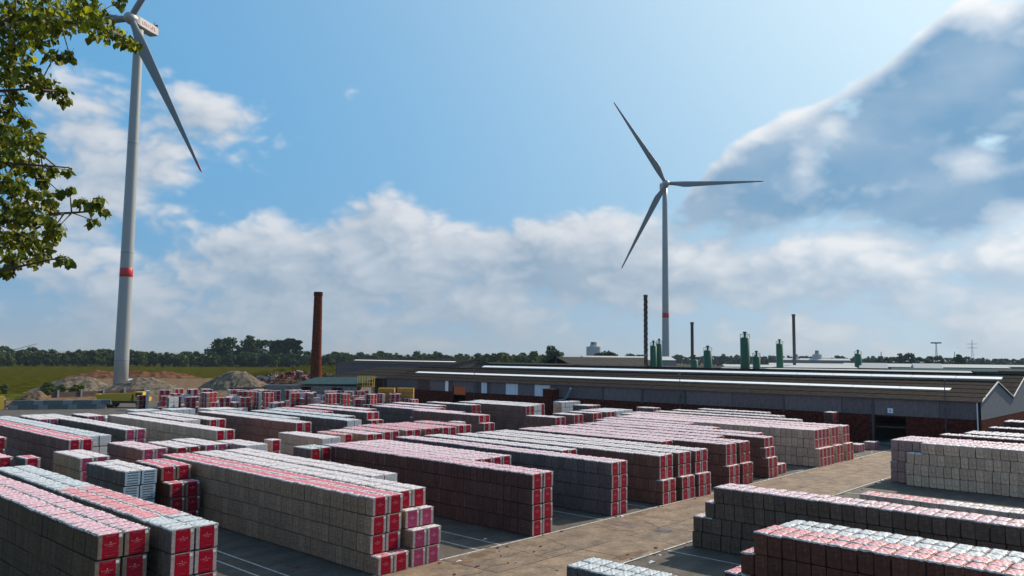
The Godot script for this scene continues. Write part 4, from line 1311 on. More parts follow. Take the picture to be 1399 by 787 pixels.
func build_back_yard() -> void:
	var face := -0.82   # turn that sets a thing's length across the view
	structure("grass_field", sheet([[10, -222], [66, -225], [108, -300], [118, -345], [162, -325], [200, -318], [225, -360], [310, -470], [560, -560], [500, -900], [-500, -900], [-500, -260]], -0.02), M.grass)
	structure("grass_verge", sheet([[22, -186], [45, -190], [62, -204], [66, -226], [10, -223], [-60, -215], [-60, -180]], -0.012), M.grass_pale)
	structure("sandy_track", sheet([[30, -176.5], [62, -176.5], [66, -190], [50, -196], [22, -186]], -0.008), M.sand)
	structure("earth_apron", sheet([[62, -176.5], [120, -176.5], [150, -190], [190, -300], [165, -320], [118, -340], [100, -290], [66, -225], [62, -204]], -0.006), M.sand)
	heap_thing("gravel_heap", Vector3(84, -0.05, -220), 21.0, 10.0, 4.2, M.gravel, "wide double-crested grey gravel heap before the turbine tower", face, 2, 3)
	heap_thing("gravel_heap", Vector3(117.5, -0.05, -217), 12.0, 8.0, 5.6, M.gravel, "steep grey gravel heap beside the rubble", face, 1, 5)
	heap_thing("sand_heap", Vector3(51.5, -0.05, -172), 5.2, 4.2, 2.9, M.sand, "small reddish sand heap inside the block bay", face, 1, 9)
	heap_thing("soil_bank", Vector3(141, -0.05, -345), 27.0, 8.0, 2.9, M.redsoil, "long red soil bank at the edge of the field", -0.5, 3, 12)
	heap_thing("soil_bank", Vector3(113, -0.05, -182), 12.0, 6.0, 4.2, M.berm, "rust-brown earth bank at the foot of the chimney", -1.0, 1, 15)
	heap_thing("tarp_mound", Vector3(108, -0.05, -262), 8.0, 4.0, 2.4, M.tarp, "low mound under grey-blue sheeting between the gravel heaps", face, 2, 18)
	heap_thing("grass_mound", Vector3(226, -0.05, -330), 46.0, 20.0, 5.4, M.grass, "grassy mound sloping down behind the rubble", face, 1, 21)
	for e in [[Vector3(64, 0, -202), Vector3(98, 0, -209), "low dark retaining wall with posts before the wide gravel heap"], [Vector3(109, 0, -205), Vector3(127, 0, -201), "low dark retaining wall with posts before the steep gravel heap"]]:
		var w := thing("retaining_wall", e[0], e[2], "wall")
		var d: Vector3 = e[1] - e[0]
		var st := new_st()
		var b := Basis(Vector3.UP, atan2(-d.z, d.x))
		box(st, Vector3(0, 0, -0.15), Vector3(d.length(), 1.25, 0.15), b)
		part("wall_body", done(st), M.rust, w)
		for k in int(d.length() / 5.5):
			var s2 := new_st()
			box(s2, Vector3(k * 5.5 + 1.0, 0, 0.16), Vector3(k * 5.5 + 1.35, 1.75, 0.5), b)
			part("post", done(s2), M.grey_wall, w)
	var bay := thing("block_bay", Vector3.ZERO, "storage bay of stacked grey concrete blocks around sand", "storage bay")
	block_wall(bay, Vector3(45.5, 0, -166.0), Vector3(60.0, 0, -158.5), 2, Vector3(1.6, 0.82, 0.8))
	block_wall(bay, Vector3(45.0, 0, -167.2), Vector3(47.5, 0, -177.0), 2, Vector3(1.6, 0.82, 0.8))
	var posts := thing("yellow_gate", Vector3(43.6, 0, -167.5), "yellow steel gate posts at the left of the block bay", "gate")
	part("gate_post", box_mesh(Vector3(-0.4, 0, -0.4), Vector3(0.5, 2.6, 0.4)), M.yellow, posts)
	part("gate_post", box_mesh(Vector3(0.8, 0, -0.4), Vector3(1.5, 2.4, 0.4)), M.yellow, posts)
	part("gate_rail", box_mesh(Vector3(-4.0, 0.7, -0.1), Vector3(-0.4, 0.95, 0.1)), M.yellow, posts)
	# yellow tipper truck
	var tk := thing("dump_truck", Vector3(63.5, 0, -160.5), "yellow dump truck parked before the gravel heaps", "truck", "", face)
	var sb := new_st()
	var lo := [Vector3(-4.4, 1.25, -1.1), Vector3(1.9, 1.25, -1.1), Vector3(1.9, 1.25, 1.1), Vector3(-4.4, 1.25, 1.1)]
	var hi := [Vector3(-4.9, 2.5, -1.3), Vector3(2.2, 2.75, -1.3), Vector3(2.2, 2.75, 1.3), Vector3(-4.9, 2.5, 1.3)]
	for i in 4:
		var j := (i + 1) % 4
		quad(sb, lo[j], lo[i], hi[i], hi[j])
	quad(sb, lo[3], lo[2], lo[1], lo[0])
	quad(sb, Vector3(-4.6, 2.2, 1.2), Vector3(2.0, 2.3, 1.2), Vector3(2.0, 2.3, -1.2), Vector3(-4.6, 2.2, -1.2))
	part("tipper_body", done(sb), M.yellow, tk)
	part("chassis", box_mesh(Vector3(-4.2, 0.8, -0.8), Vector3(4.6, 1.22, 0.8)), M.gutter, tk)
	var cab := new_st()
	box(cab, Vector3(2.5, 1.25, -1.1), Vector3(4.2, 3.0, 1.1))
	box(cab, Vector3(4.2, 1.25, -1.0), Vector3(5.0, 2.0, 1.0))
	part("cab", done(cab), M.yellow, tk)
	part("cab_window", box_mesh(Vector3(2.8, 2.1, -1.12), Vector3(4.0, 2.8, 1.12)), M.glass, tk)
	for x in [-3.4, -1.8, 3.6]:
		for z in [-1.0, 1.0]:
			var wm := part("wheel", lathe([[0.0, -0.22], [0.62, -0.22], [0.7, -0.1], [0.7, 0.1], [0.62, 0.22], [0.0, 0.22]], 16), M.rubber, tk, Vector3(x, 0.7, z))
			wm.rotation.x = PI / 2
			part("rim", lathe([[0.0, -0.235], [0.34, -0.235], [0.34, 0.235], [0.0, 0.235]], 12), M.yellow, wm)
	# rubble heap of broken packs
	var rh := MeshInstance3D.new()
	rh.name = numbered("rubble")
	var rs := [new_st(), new_st(), new_st()]
	var r := RandomNumberGenerator.new()
	r.seed = 44
	for k in 420:
		var u := r.randf_range(-1, 1)
		var v := r.randf_range(-1, 1)
		var hgt := maxf(0.0, 1.0 - u * u * 0.8 - v * v) * 4.6
		var sz := r.randf_range(0.35, 1.1)
		var b := Basis.from_euler(Vector3(r.randf() * 6, r.randf() * 6, r.randf() * 6))
		var o := Vector3(148 + u * 17 + v * 4, maxf(0.2, hgt * r.randf_range(0.4, 1.0)), -232 + u * 12 - v * 6)
		box(rs[r.randi_range(0, 2)], Vector3(-sz, -sz * 0.5, -sz * 0.7), Vector3(sz, sz * 0.5, sz * 0.7), b, o)
	var rm := ArrayMesh.new()
	for k in 3:
		rs[k].generate_normals()
		rm = rs[k].commit(rm)
		rm.surface_set_material(k, [M.label_dark, M.grey_wall, M.redsoil][k])
	rh.mesh = rm
	add_child(rh)
	tag(rh, "heap of broken red and grey packs behind the loose stacks", "rubble", "", "stuff")
	# chimney
	var cy := thing("brick_chimney", Vector3(109.0, 0, -163.6), "tall round tapering red brick chimney behind the teal-roofed building", "chimney")
	part("shaft", lathe([[1.36, 0.0], [1.28, 5.0], [1.05, 20.0], [0.98, 24.6]], 28), M.chimney, cy)
	part("crown", lathe([[0.98, 24.6], [1.07, 24.7], [1.07, 25.5], [0.95, 25.6], [0.72, 25.6], [0.72, 24.0]], 28, false), M.brick_dark, cy)
	for y in [6.0, 12.0, 18.0]:
		part("iron_hoop", lathe([[1.285 - y * 0.0125, y], [1.30 - y * 0.0125, y + 0.02], [1.30 - y * 0.0125, y + 0.1], [1.285 - y * 0.0125, y + 0.12]], 28), M.gutter, cy)
	# teal roofed building
	var tb := thing("teal_roof_building", Vector3(96.2, 0, -137.0), "low cream building with teal roof and dark openings by the chimney", "building", "", -1.2)
	var zc := -7.0
	for e in [[-6.0, -3.6], [1.2, 3.8], [7.0, 7.0]]:
		part("front_wall", box_mesh(Vector3(zc, 0, 3.2), Vector3(e[0], 4.3, 3.5)), M.plaster, tb)
		if e[1] > e[0]:
			part("sill_wall", box_mesh(Vector3(e[0], 0, 3.22), Vector3(e[1], 2.0, 3.48)), M.plaster, tb)
			part("lintel", box_mesh(Vector3(e[0], 4.0, 3.22), Vector3(e[1], 4.3, 3.48)), M.plaster, tb)
		zc = e[1]
	for x in [-7.0, 6.75]: part("side_wall", box_mesh(Vector3(x, 0, -3.2), Vector3(x + 0.25, 4.3, 3.19)), M.plaster, tb)
	var tr := new_st()
	var P := [Vector3(-7.6, 4.4, 4.1), Vector3(7.6, 4.7, 4.1), Vector3(7.6, 6.0, -4.0), Vector3(-7.6, 5.6, -4.0)]
	var up := Vector3(0, 0.15, 0)
	quad(tr, P[0] + up, P[1] + up, P[2] + up, P[3] + up)
	quad(tr, P[3], P[2], P[1], P[0])
	for i in 4: quad(tr, P[i], P[(i + 1) % 4], P[(i + 1) % 4] + up, P[i] + up)
	part("roof", done(tr), M.teal, tb)
	part("rear_wall", box_mesh(Vector3(-6.95, 0, -3.45), Vector3(6.95, 5.5, -3.21)), M.plaster, tb)
	var bw := thing("cream_wall", Vector3(101.0, 0, -163.0), "short cream wall at the foot of the earth bank", "wall", "", -0.8)
	part("wall_body", box_mesh(Vector3(-5, 0, -0.15), Vector3(5, 3.4, 0.15)), M.plaster, bw)
	part("wall_cap", box_mesh(Vector3(-5.1, 3.4, -0.25), Vector3(5.1, 3.52, 0.25)), M.trim, bw)
	# yellow cage stair
	var cg := thing("yellow_cage", Vector3(97.4, 0, -128.6), "yellow steel cage platform beside the teal-roofed building", "platform", "", -0.9)
	var cs := new_st()
	for x in [-1.5, -0.5, 0.5, 1.5]:
		for z in [-0.8, 0.8]: box(cs, Vector3(x - 0.05, 4.4, z - 0.05), Vector3(x + 0.05, 6.4, z + 0.05))
	for y in [4.4, 5.1, 5.8, 6.35]:
		for z in [-0.8, 0.8]: box(cs, Vector3(-1.5, y - 0.04, z - 0.04), Vector3(1.5, y + 0.04, z + 0.04))
	part("railing", done(cs), M.yellow, cg)
	part("deck", box_mesh(Vector3(-1.6, 4.2, -0.9), Vector3(1.6, 4.35, 0.9)), M.steel, cg)
	for x in [-1.4, 1.4]:
		part("leg", box_mesh(Vector3(x - 0.1, 0, -0.7), Vector3(x + 0.1, 4.2, -0.5)), M.steel, cg)
		part("leg", box_mesh(Vector3(x - 0.1, 0, 0.5), Vector3(x + 0.1, 4.2, 0.7)), M.steel, cg)
	# timber packs
	for e in [[Vector3(95.0, 0, -119.0), 4.4, "tall stack of honey-coloured timber beside the green door"], [Vector3(96.6, 0, -115.4), 4.5, "narrow stack of honey-coloured timber by the shed wall"]]:
		var tp := thing("timber_stack", e[0], e[2], "timber", "timber stacks", -0.8)
		for k in 5:
			part("timber_bundle", box_mesh(Vector3(-1.5, 0.08 + k * e[1] / 5, -1.0), Vector3(1.5, (k + 1) * e[1] / 5, 1.0)), M.wood, tp)
			for x in [-1.0, 1.0]:
				part("bearer", box_mesh(Vector3(x - 0.06, k * e[1] / 5, -0.98), Vector3(x + 0.06, 0.08 + k * e[1] / 5, 0.98)), M.rust, tp)
	# loose stacks of packs: red and grey columns standing anyhow
	var blk := pack_block(7)
	var cov := pack_cover(17)
	var lf := pack_label(true)
	var lb := pack_label(false)
	var mm := {}
	for k in 260:
		var t := k / 260.0
		var base := Vector3(lerpf(69.0, 100.0, t), 0, lerpf(-155.0, -118.0, t)) + Vector3(r.randf_range(-3, 3), 0, r.randf_range(-5, 3)) 
		if r.randf() < 0.45: base += Vector3(-5, 0, 8)
		var kind: String = ["red", "red", "dark", "red", "film"][r.randi_range(0, 4)]
		var tone: String = ["grey", "beige", "mauve", "white"][r.randi_range(0, 3)]
		var turn := r.randf_range(-0.5, 0.3)
		if r.randf() < 0.2: turn += PI / 2
		for l in r.randi_range(1, 4):
			if not mm.has(kind): mm[kind] = []
			mm[kind].append([Transform3D(Basis(Vector3.UP, turn), base + Vector3(r.randf_range(-0.03, 0.03), l * PH, 0)), SIDE[tone]])
			mm[kind].append([Transform3D(Basis(Vector3.UP, turn), base + Basis(Vector3.UP, turn) * Vector3(0.98, l * PH, 0)), SIDE[tone]])
			if l == 1:
				mm[kind].append([Transform3D(Basis(Vector3.UP, turn), base), SIDE[tone]])
				mm[kind].append([Transform3D(Basis(Vector3.UP, turn), base + Basis(Vector3.UP, turn) * Vector3(0.98, 0, 0)), SIDE[tone]])
	for kind in mm:
		var mesh := ArrayMesh.new()
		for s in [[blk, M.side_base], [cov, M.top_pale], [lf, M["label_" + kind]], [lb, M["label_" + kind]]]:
			mesh.add_surface_from_arrays(Mesh.PRIMITIVE_TRIANGLES, s[0].surface_get_arrays(0))
			mesh.surface_set_material(mesh.get_surface_count() - 1, s[1])
		var m := MultiMesh.new()
		m.transform_format = MultiMesh.TRANSFORM_3D
		m.use_colors = true
		m.mesh = mesh
		m.instance_count = mm[kind].size()
		for i in mm[kind].size():
			m.set_instance_transform(i, mm[kind][i][0])
			var c: Vector3 = mm[kind][i][1]
			m.set_instance_color(i, Color(c.x, c.y, c.z))
		var o := MultiMeshInstance3D.new()
		o.name = numbered("loose_packs")
		o.multimesh = m
		add_child(o)
		tag(o, "loose small stacks with %s ends in front of the heaps" % {"red": "bright red", "dark": "dark red", "film": "plain film"}[kind], "brick packs", "", "stuff")

# ---------------------------------------------------------------- silos, stacks and far buildings
func silo(at: Vector3, h: float, rad: float, label: String, ladder := false) -> void:
	var o := thing("green_silo", at, label, "silo", "green silos behind the sheds")
	part("shell", lathe([[0.0, 0.4], [rad, 0.4], [rad, h - 0.3], [rad * 0.55, h], [0.0, h]], 24), M.silo, o)
	part("filter_cap", lathe([[rad * 0.26, h], [rad * 0.26, h + 1.0], [rad * 0.42, h + 1.05], [rad * 0.42, h + 1.4], [0.0, h + 1.4]], 14, false), M.silo_dark, o)
	var st := new_st()
	for k in 12:
		var a := TAU * k / 12
		var b := TAU * (k + 1) / 12
		var p := Vector3(cos(a), 0, sin(a)) * rad * 1.02
		var q := Vector3(cos(b), 0, sin(b)) * rad * 1.02
		bar(st, p + Vector3(0, h - 0.3, 0), p + Vector3(0, h + 0.8, 0), 0.03, 0.03, 4)
		bar(st, p + Vector3(0, h + 0.8, 0), q + Vector3(0, h + 0.8, 0), 0.03, 0.03, 4)
	part("guard_rail", done(st), M.steel, o)
	if ladder:
		var sl := new_st()
		var d := Vector3(-0.75, 0, 0.65).normalized() * (rad + 0.35)
		for k in int(h / 0.9):
			bar(sl, d + Vector3(-0.3, k * 0.9, 0.3), d + Vector3(0.3, k * 0.9, -0.3), 0.05, 0.05, 4)
		bar(sl, d + Vector3(-0.3, 0, 0.3), d + Vector3(-0.3, h + 0.8, 0.3), 0.05, 0.05, 4)
		bar(sl, d + Vector3(0.3, 0, -0.3), d + Vector3(0.3, h + 0.8, -0.3), 0.05, 0.05, 4)
		part("cage_ladder", done(sl), M.steel, o)
	for k in 4:
		var a := TAU * (k + 0.5) / 4
		part("leg", box_mesh(Vector3(-0.12, 0, -0.12), Vector3(0.12, 0.5, 0.12)), M.steel, o, Vector3(cos(a), 0, sin(a)) * rad * 0.7)

func flue(at: Vector3, h: float, rad: float, label: String, spiral: bool) -> void:
	var o := thing("steel_flue", at, label, "flue", "")
	part("shaft", lathe([[rad, 0.0], [rad * 0.94, h - 0.8], [rad * 1.15, h - 0.7], [rad * 1.15, h], [rad * 0.8, h], [rad * 0.8, h - 1.5]], 18), M.steel, o)
	if spiral:
		var st := new_st()
		for s in 3:
			var last := Vector3.ZERO
			for k in 61:
				var t := k / 60.0
				var a := t * TAU * 3.4 + TAU * s / 3
				var p := Vector3(cos(a) * rad * 1.03, lerpf(h * 0.42, h - 1.0, t), sin(a) * rad * 1.03)
				if k > 0: bar(st, last, p, 0.075, 0.075, 4, false)
				last = p
		part("wind_strakes", done(st), M.rust, o)
		part("collar", lathe([[rad, h * 0.38], [rad * 1.1, h * 0.385], [rad * 1.1, h * 0.4], [rad, h * 0.405]], 18), M.grey_wall, o)
	part("base_plate", lathe([[rad * 1.5, 0.0], [rad * 1.5, 0.2], [rad, 0.3]], 18, false), M.concrete_grey, o)

func far_building(at: Vector3, size: Vector3, turn: float, rise: float, wall_m, roof_m, label: String) -> void:
	var o := thing("far_building", at, label, "building", "", turn)
	var w := size.x / 2
	var d := size.z / 2
	part("wall", box_mesh(Vector3(-w, 0, -d), Vector3(w, size.y, d)), wall_m, o)
	var st := new_st()
	var e := size.y + 0.02
	quad(st, Vector3(-w - 0.4, e, d + 0.4), Vector3(w + 0.4, e, d + 0.4), Vector3(w + 0.4, e + rise, 0), Vector3(-w - 0.4, e + rise, 0))
	quad(st, Vector3(w + 0.4, e, -d - 0.4), Vector3(-w - 0.4, e, -d - 0.4), Vector3(-w - 0.4, e + rise, 0), Vector3(w + 0.4, e + rise, 0))
	tri(st, Vector3(w + 0.4, e, d + 0.4), Vector3(w + 0.4, e, -d - 0.4), Vector3(w + 0.4, e + rise, 0))
	tri(st, Vector3(-w - 0.4, e, -d - 0.4), Vector3(-w - 0.4, e, d + 0.4), Vector3(-w - 0.4, e + rise, 0))
	quad(st, Vector3(-w - 0.4, e, -d - 0.4), Vector3(w + 0.4, e, -d - 0.4), Vector3(w + 0.4, e, d + 0.4), Vector3(-w - 0.4, e, d + 0.4))
	part("roof", done(st), roof_m, o)
	part("gate", box_mesh(Vector3(-w * 0.3, 0, d + 0.01), Vector3(w * 0.3, size.y * 0.7, d + 0.06)), M.steel, o)

func build_far_right() -> void:
	silo(Vector3(197.6, 0, -125.6), 14.2, 0.95, "left one of two green silos standing side by side")
	silo(Vector3(201.0, 0, -125.8), 14.8, 0.85, "right one of two green silos standing side by side")
	silo(Vector3(226.5, 0, -124.0), 13.2, 1.3, "green silo standing behind the thin grey flue")
	silo(Vector3(214.0, 0, -121.6), 10.2, 1.0, "short dark green silo tucked beside the thin flue")
	silo(Vector3(187.4, 0, -92.2), 16.0, 1.15, "tall narrow green silo with a caged ladder", true)
	silo(Vector3(194.6, 0, -92.6), 11.3, 0.95, "short green silo next to the tall laddered silo")
	silo(Vector3(251.3, 0, -111.5), 15.7, 1.1, "slim green silo between the laddered silo and a flue")
	silo(Vector3(310.3, 0, -107.0), 13.0, 1.25, "single green silo among the far white roofs")
	flue(Vector3(196.4, 0, -127.4), 28.9, 0.55, "tall brown flue with twisted strakes beside paired silos", true)
	flue(Vector3(232.0, 0, -132.6), 22.4, 0.52, "slender plain grey flue between silo groups", false)
	flue(Vector3(293.5, 0, -124.5), 27.6, 0.6, "tall slender grey flue standing farthest back", false)
	# a dark open gable among the roofs
	var o := thing("gabled_hall", Vector3(178, 0, -146), "dark open gable and long grey roof rising above the sheds", "hall", "", 0.0)
	var st := new_st()
	var pk := Vector3(0, 10.6, 0)
	var a := Vector3(0, 7.6, 7.5)
	var b := Vector3(0, 7.6, -7.5)
	var L := Vector3(46, 0, 0)
	quad(st, a, a + L, pk + L, pk)
	quad(st, b + L, b, pk, pk + L)
	part("roof", done(st), M.roof_grey, o)
	for z in [-6.8, -3.4, 0.0, 3.4, 6.8]:
		part("truss_post", box_mesh(Vector3(0.1, 0, z - 0.15), Vector3(0.4, 10.3 - absf(z) * 0.4, z + 0.15)), M.steel, o)
	part("back_wall", box_mesh(Vector3(6.0, 0, -7.2), Vector3(6.3, 7.6, 7.2)), M.gutter, o)
	part("side_wall", box_mesh(Vector3(0.5, 0, 7.0), Vector3(45, 7.55, 7.2)), M.grey_wall, o)
	var bl := [
		[Vector3(300, 0, -205), Vector3(40, 9.6, 18), -0.75, 1.6, "grey_wall", "white_roof", "white-roofed hall behind the dark open gable"],
		[Vector3(262, 0, -148), Vector3(60, 6.6, 24), -0.4, 1.2, "grey_wall", "roof_grey", "grey flat-roofed hall behind the paired silos"],
		[Vector3(290, 0, -126), Vector3(46, 7.6, 16), -1.0, 0.8, "grey_wall", "white_roof", "long white roof behind the slim silo"],
		[Vector3(250, 0, -92), Vector3(70, 6.9, 18), -1.25, 0.8, "grey_wall", "white_roof", "white roof strip behind the laddered silo"],
		[Vector3(238, 0, -64), Vector3(80, 6.6, 18), -1.35, 0.8, "panel_b", "white_roof", "white roof strip behind the shed ridge"],
		[Vector3(330, 0, -118), Vector3(60, 8.0, 14), -1.1, 1.0, "grey_wall", "white_roof", "far white roof before the green silo"],
		[Vector3(314, 0, -103), Vector3(9, 7.6, 12), -1.2, 1.9, "gutter", "white_roof", "first open barn with pale pitched roof"],
		[Vector3(328, 0, -88), Vector3(9, 7.6, 12), -1.2, 1.9, "gutter", "white_roof", "second open barn with pale pitched roof"],
		[Vector3(380, 0, -112), Vector3(80, 7.8, 16), -1.2, 0.7, "grey_wall", "white_roof", "far white roof behind the open barns"],
		[Vector3(310, 0, -58), Vector3(70, 7.2, 20), -1.3, 0.8, "teal", "teal", "wide teal hall right of the open barns"],
		[Vector3(420, 0, -88), Vector3(120, 8.2, 18), -1.3, 0.8, "grey_wall", "white_roof", "long white roof along the horizon"],
		[Vector3(300, 0, -28), Vector3(60, 7.6, 20), -1.4, 0.6, "teal", "roof_grey", "grey roof behind the twin gables"],
		[Vector3(698, 0, -280), Vector3(60, 10, 20), -1.1, 1.5, "grey_wall", "white_roof", "pale plant hall far behind the grey flue"]]
	for e in bl:
		far_building(e[0], e[1], e[2], e[3], M[e[4]], M[e[5]], e[6])
	# pale towers of a distant plant
	for e in [[Vector3(485, 0, -361), 20.0, 5.5, "pale cylindrical silo tower above the grey roof"], [Vector3(699, 0, -276), 16.5, 4.0, "pale plant tower far beyond the flue"], [Vector3(688, 0, -290), 13.0, 3.0, "small pale plant tower beyond the flue"]]:
		var t := thing("pale_tower", e[0], e[3], "tower")
		part("shell", lathe([[e[2], 0.0], [e[2], e[1] - 1.5], [e[2] * 0.55, e[1] - 1.4], [e[2] * 0.5, e[1]], [0.0, e[1]]], 20, false), M.pale, t)
		part("roof_hut", box_mesh(Vector3(-e[2] * 0.3, e[1], -e[2] * 0.3), Vector3(e[2] * 0.3, e[1] + 2.0, e[2] * 0.3)), M.grey_wall, t)
	# masts
	for e in [[Vector3(660, 0, -170), 24.0, true, "floodlight mast with a crown of lamps on the horizon"], [Vector3(645, 0, -205), 17.0, false, "thin radio mast left of the floodlight mast"], [Vector3(1357, 0, -300), 42.0, false, "lattice pylon far right on the horizon"], [Vector3(900, 0, -215), 20.0, false, "faint short mast between floodlights and pylon"]]:
		var t := thing("mast", e[0], e[3], "mast")
		var sm := new_st()
		var wd: float = e[1] * 0.02
		for c in [[-1, -1], [1, -1], [1, 1], [-1, 1]]:
			bar(sm, Vector3(c[0] * wd * 2.0, 0, c[1] * wd * 2.0), Vector3(c[0] * wd * 0.3, e[1], c[1] * wd * 0.3), 0.14, 0.1, 4)
		for k in 8:
			var y: float = e[1] * k / 8.0
			var f := lerpf(2.0, 0.3, k / 8.0) * wd
			bar(sm, Vector3(-f, y, -f), Vector3(f, y + e[1] / 8.0, -f), 0.08, 0.08, 4)
			bar(sm, Vector3(f, y, f), Vector3(-f, y + e[1] / 8.0, f), 0.08, 0.08, 4)
		part("lattice", done(sm), M.steel, t)
		if e[2]:
			var lh := new_st()
			for k in 8:
				var q := TAU * k / 8
				box(lh, Vector3(cos(q) * 3.0 - 0.6, e[1] - 0.4, sin(q) * 3.0 - 0.6), Vector3(cos(q) * 3.0 + 0.6, e[1] + 0.5, sin(q) * 3.0 + 0.6))
				bar(lh, Vector3(0, e[1] - 0.6, 0), Vector3(cos(q) * 3.0, e[1], sin(q) * 3.0), 0.12, 0.12, 4)
			part("lamp_crown", done(lh), M.steel, t)
		elif e[1] > 30.0:
			for y in [0.72, 0.86]:
				part("cross_arm", box_mesh(Vector3(-0.3, e[1] * y, -7), Vector3(0.3, e[1] * y + 0.5, 7)), M.steel, t)

# ---------------------------------------------------------------- trees
func crown_mesh(h: float, rad: float, seed_: int, tall := false) -> ArrayMesh:
	var r := RandomNumberGenerator.new()
	r.seed = seed_
	var st := new_st()
	var lobes := []
	for k in (20 if not tall else 18):
		var y := r.randf_range(0.1, 0.9)
		var wide := rad * sin(PI * clampf((y + 0.1) / 1.12, 0.05, 1.0)) * 0.8
		var a := r.randf() * TAU
		var d := sqrt(r.randf()) * wide
		lobes.append([Vector3(cos(a) * d, y * h, sin(a) * d), rad * r.randf_range(0.26, 0.46)])
	for l in lobes:
		for k in 72:
			var v := Vector3(r.randfn(), r.randfn(), r.randfn()).normalized() * pow(r.randf(), 0.4)
			var p: Vector3 = l[0] + v * l[1] * Vector3(1, 0.8, 1)
			p.y = maxf(p.y, 0.2)
			var s := r.randf_range(0.28, 0.62) * h / 13.0
			var b := Basis.from_euler(Vector3(r.randf() * TAU, r.randf() * TAU, r.randf() * TAU))
			quad(st, p + b * Vector3(-s, -s * 0.6, 0), p + b * Vector3(s * 0.7, -s, 0), p + b * Vector3(s, s * 0.7, 0.1), p + b * Vector3(-s * 0.6, s, 0))
	return done(st)

func trunk_mesh(h: float, seed_: int) -> ArrayMesh:
	var r := RandomNumberGenerator.new()
	r.seed = seed_
	var st := new_st()
	bar(st, Vector3.ZERO, Vector3(0.1, h * 0.5, 0), h * 0.022, h * 0.014, 7)
	for k in 4:
		var a := r.randf() * TAU
		bar(st, Vector3(0.05, h * r.randf_range(0.25, 0.48), 0), Vector3(cos(a) * h * 0.16, h * r.randf_range(0.6, 0.8), sin(a) * h * 0.16), h * 0.01, h * 0.004, 5)
	return done(st)

func leaf_mat(c: Vector3) -> StandardMaterial3D:
	var m := mat(lin(c.x, c.y, c.z), 0.75, 0.0, 0.25)
	m.backlight_enabled = true
	m.backlight = Color(0.12, 0.14, 0.05)
	m.cull_mode = BaseMaterial3D.CULL_DISABLED
	return m

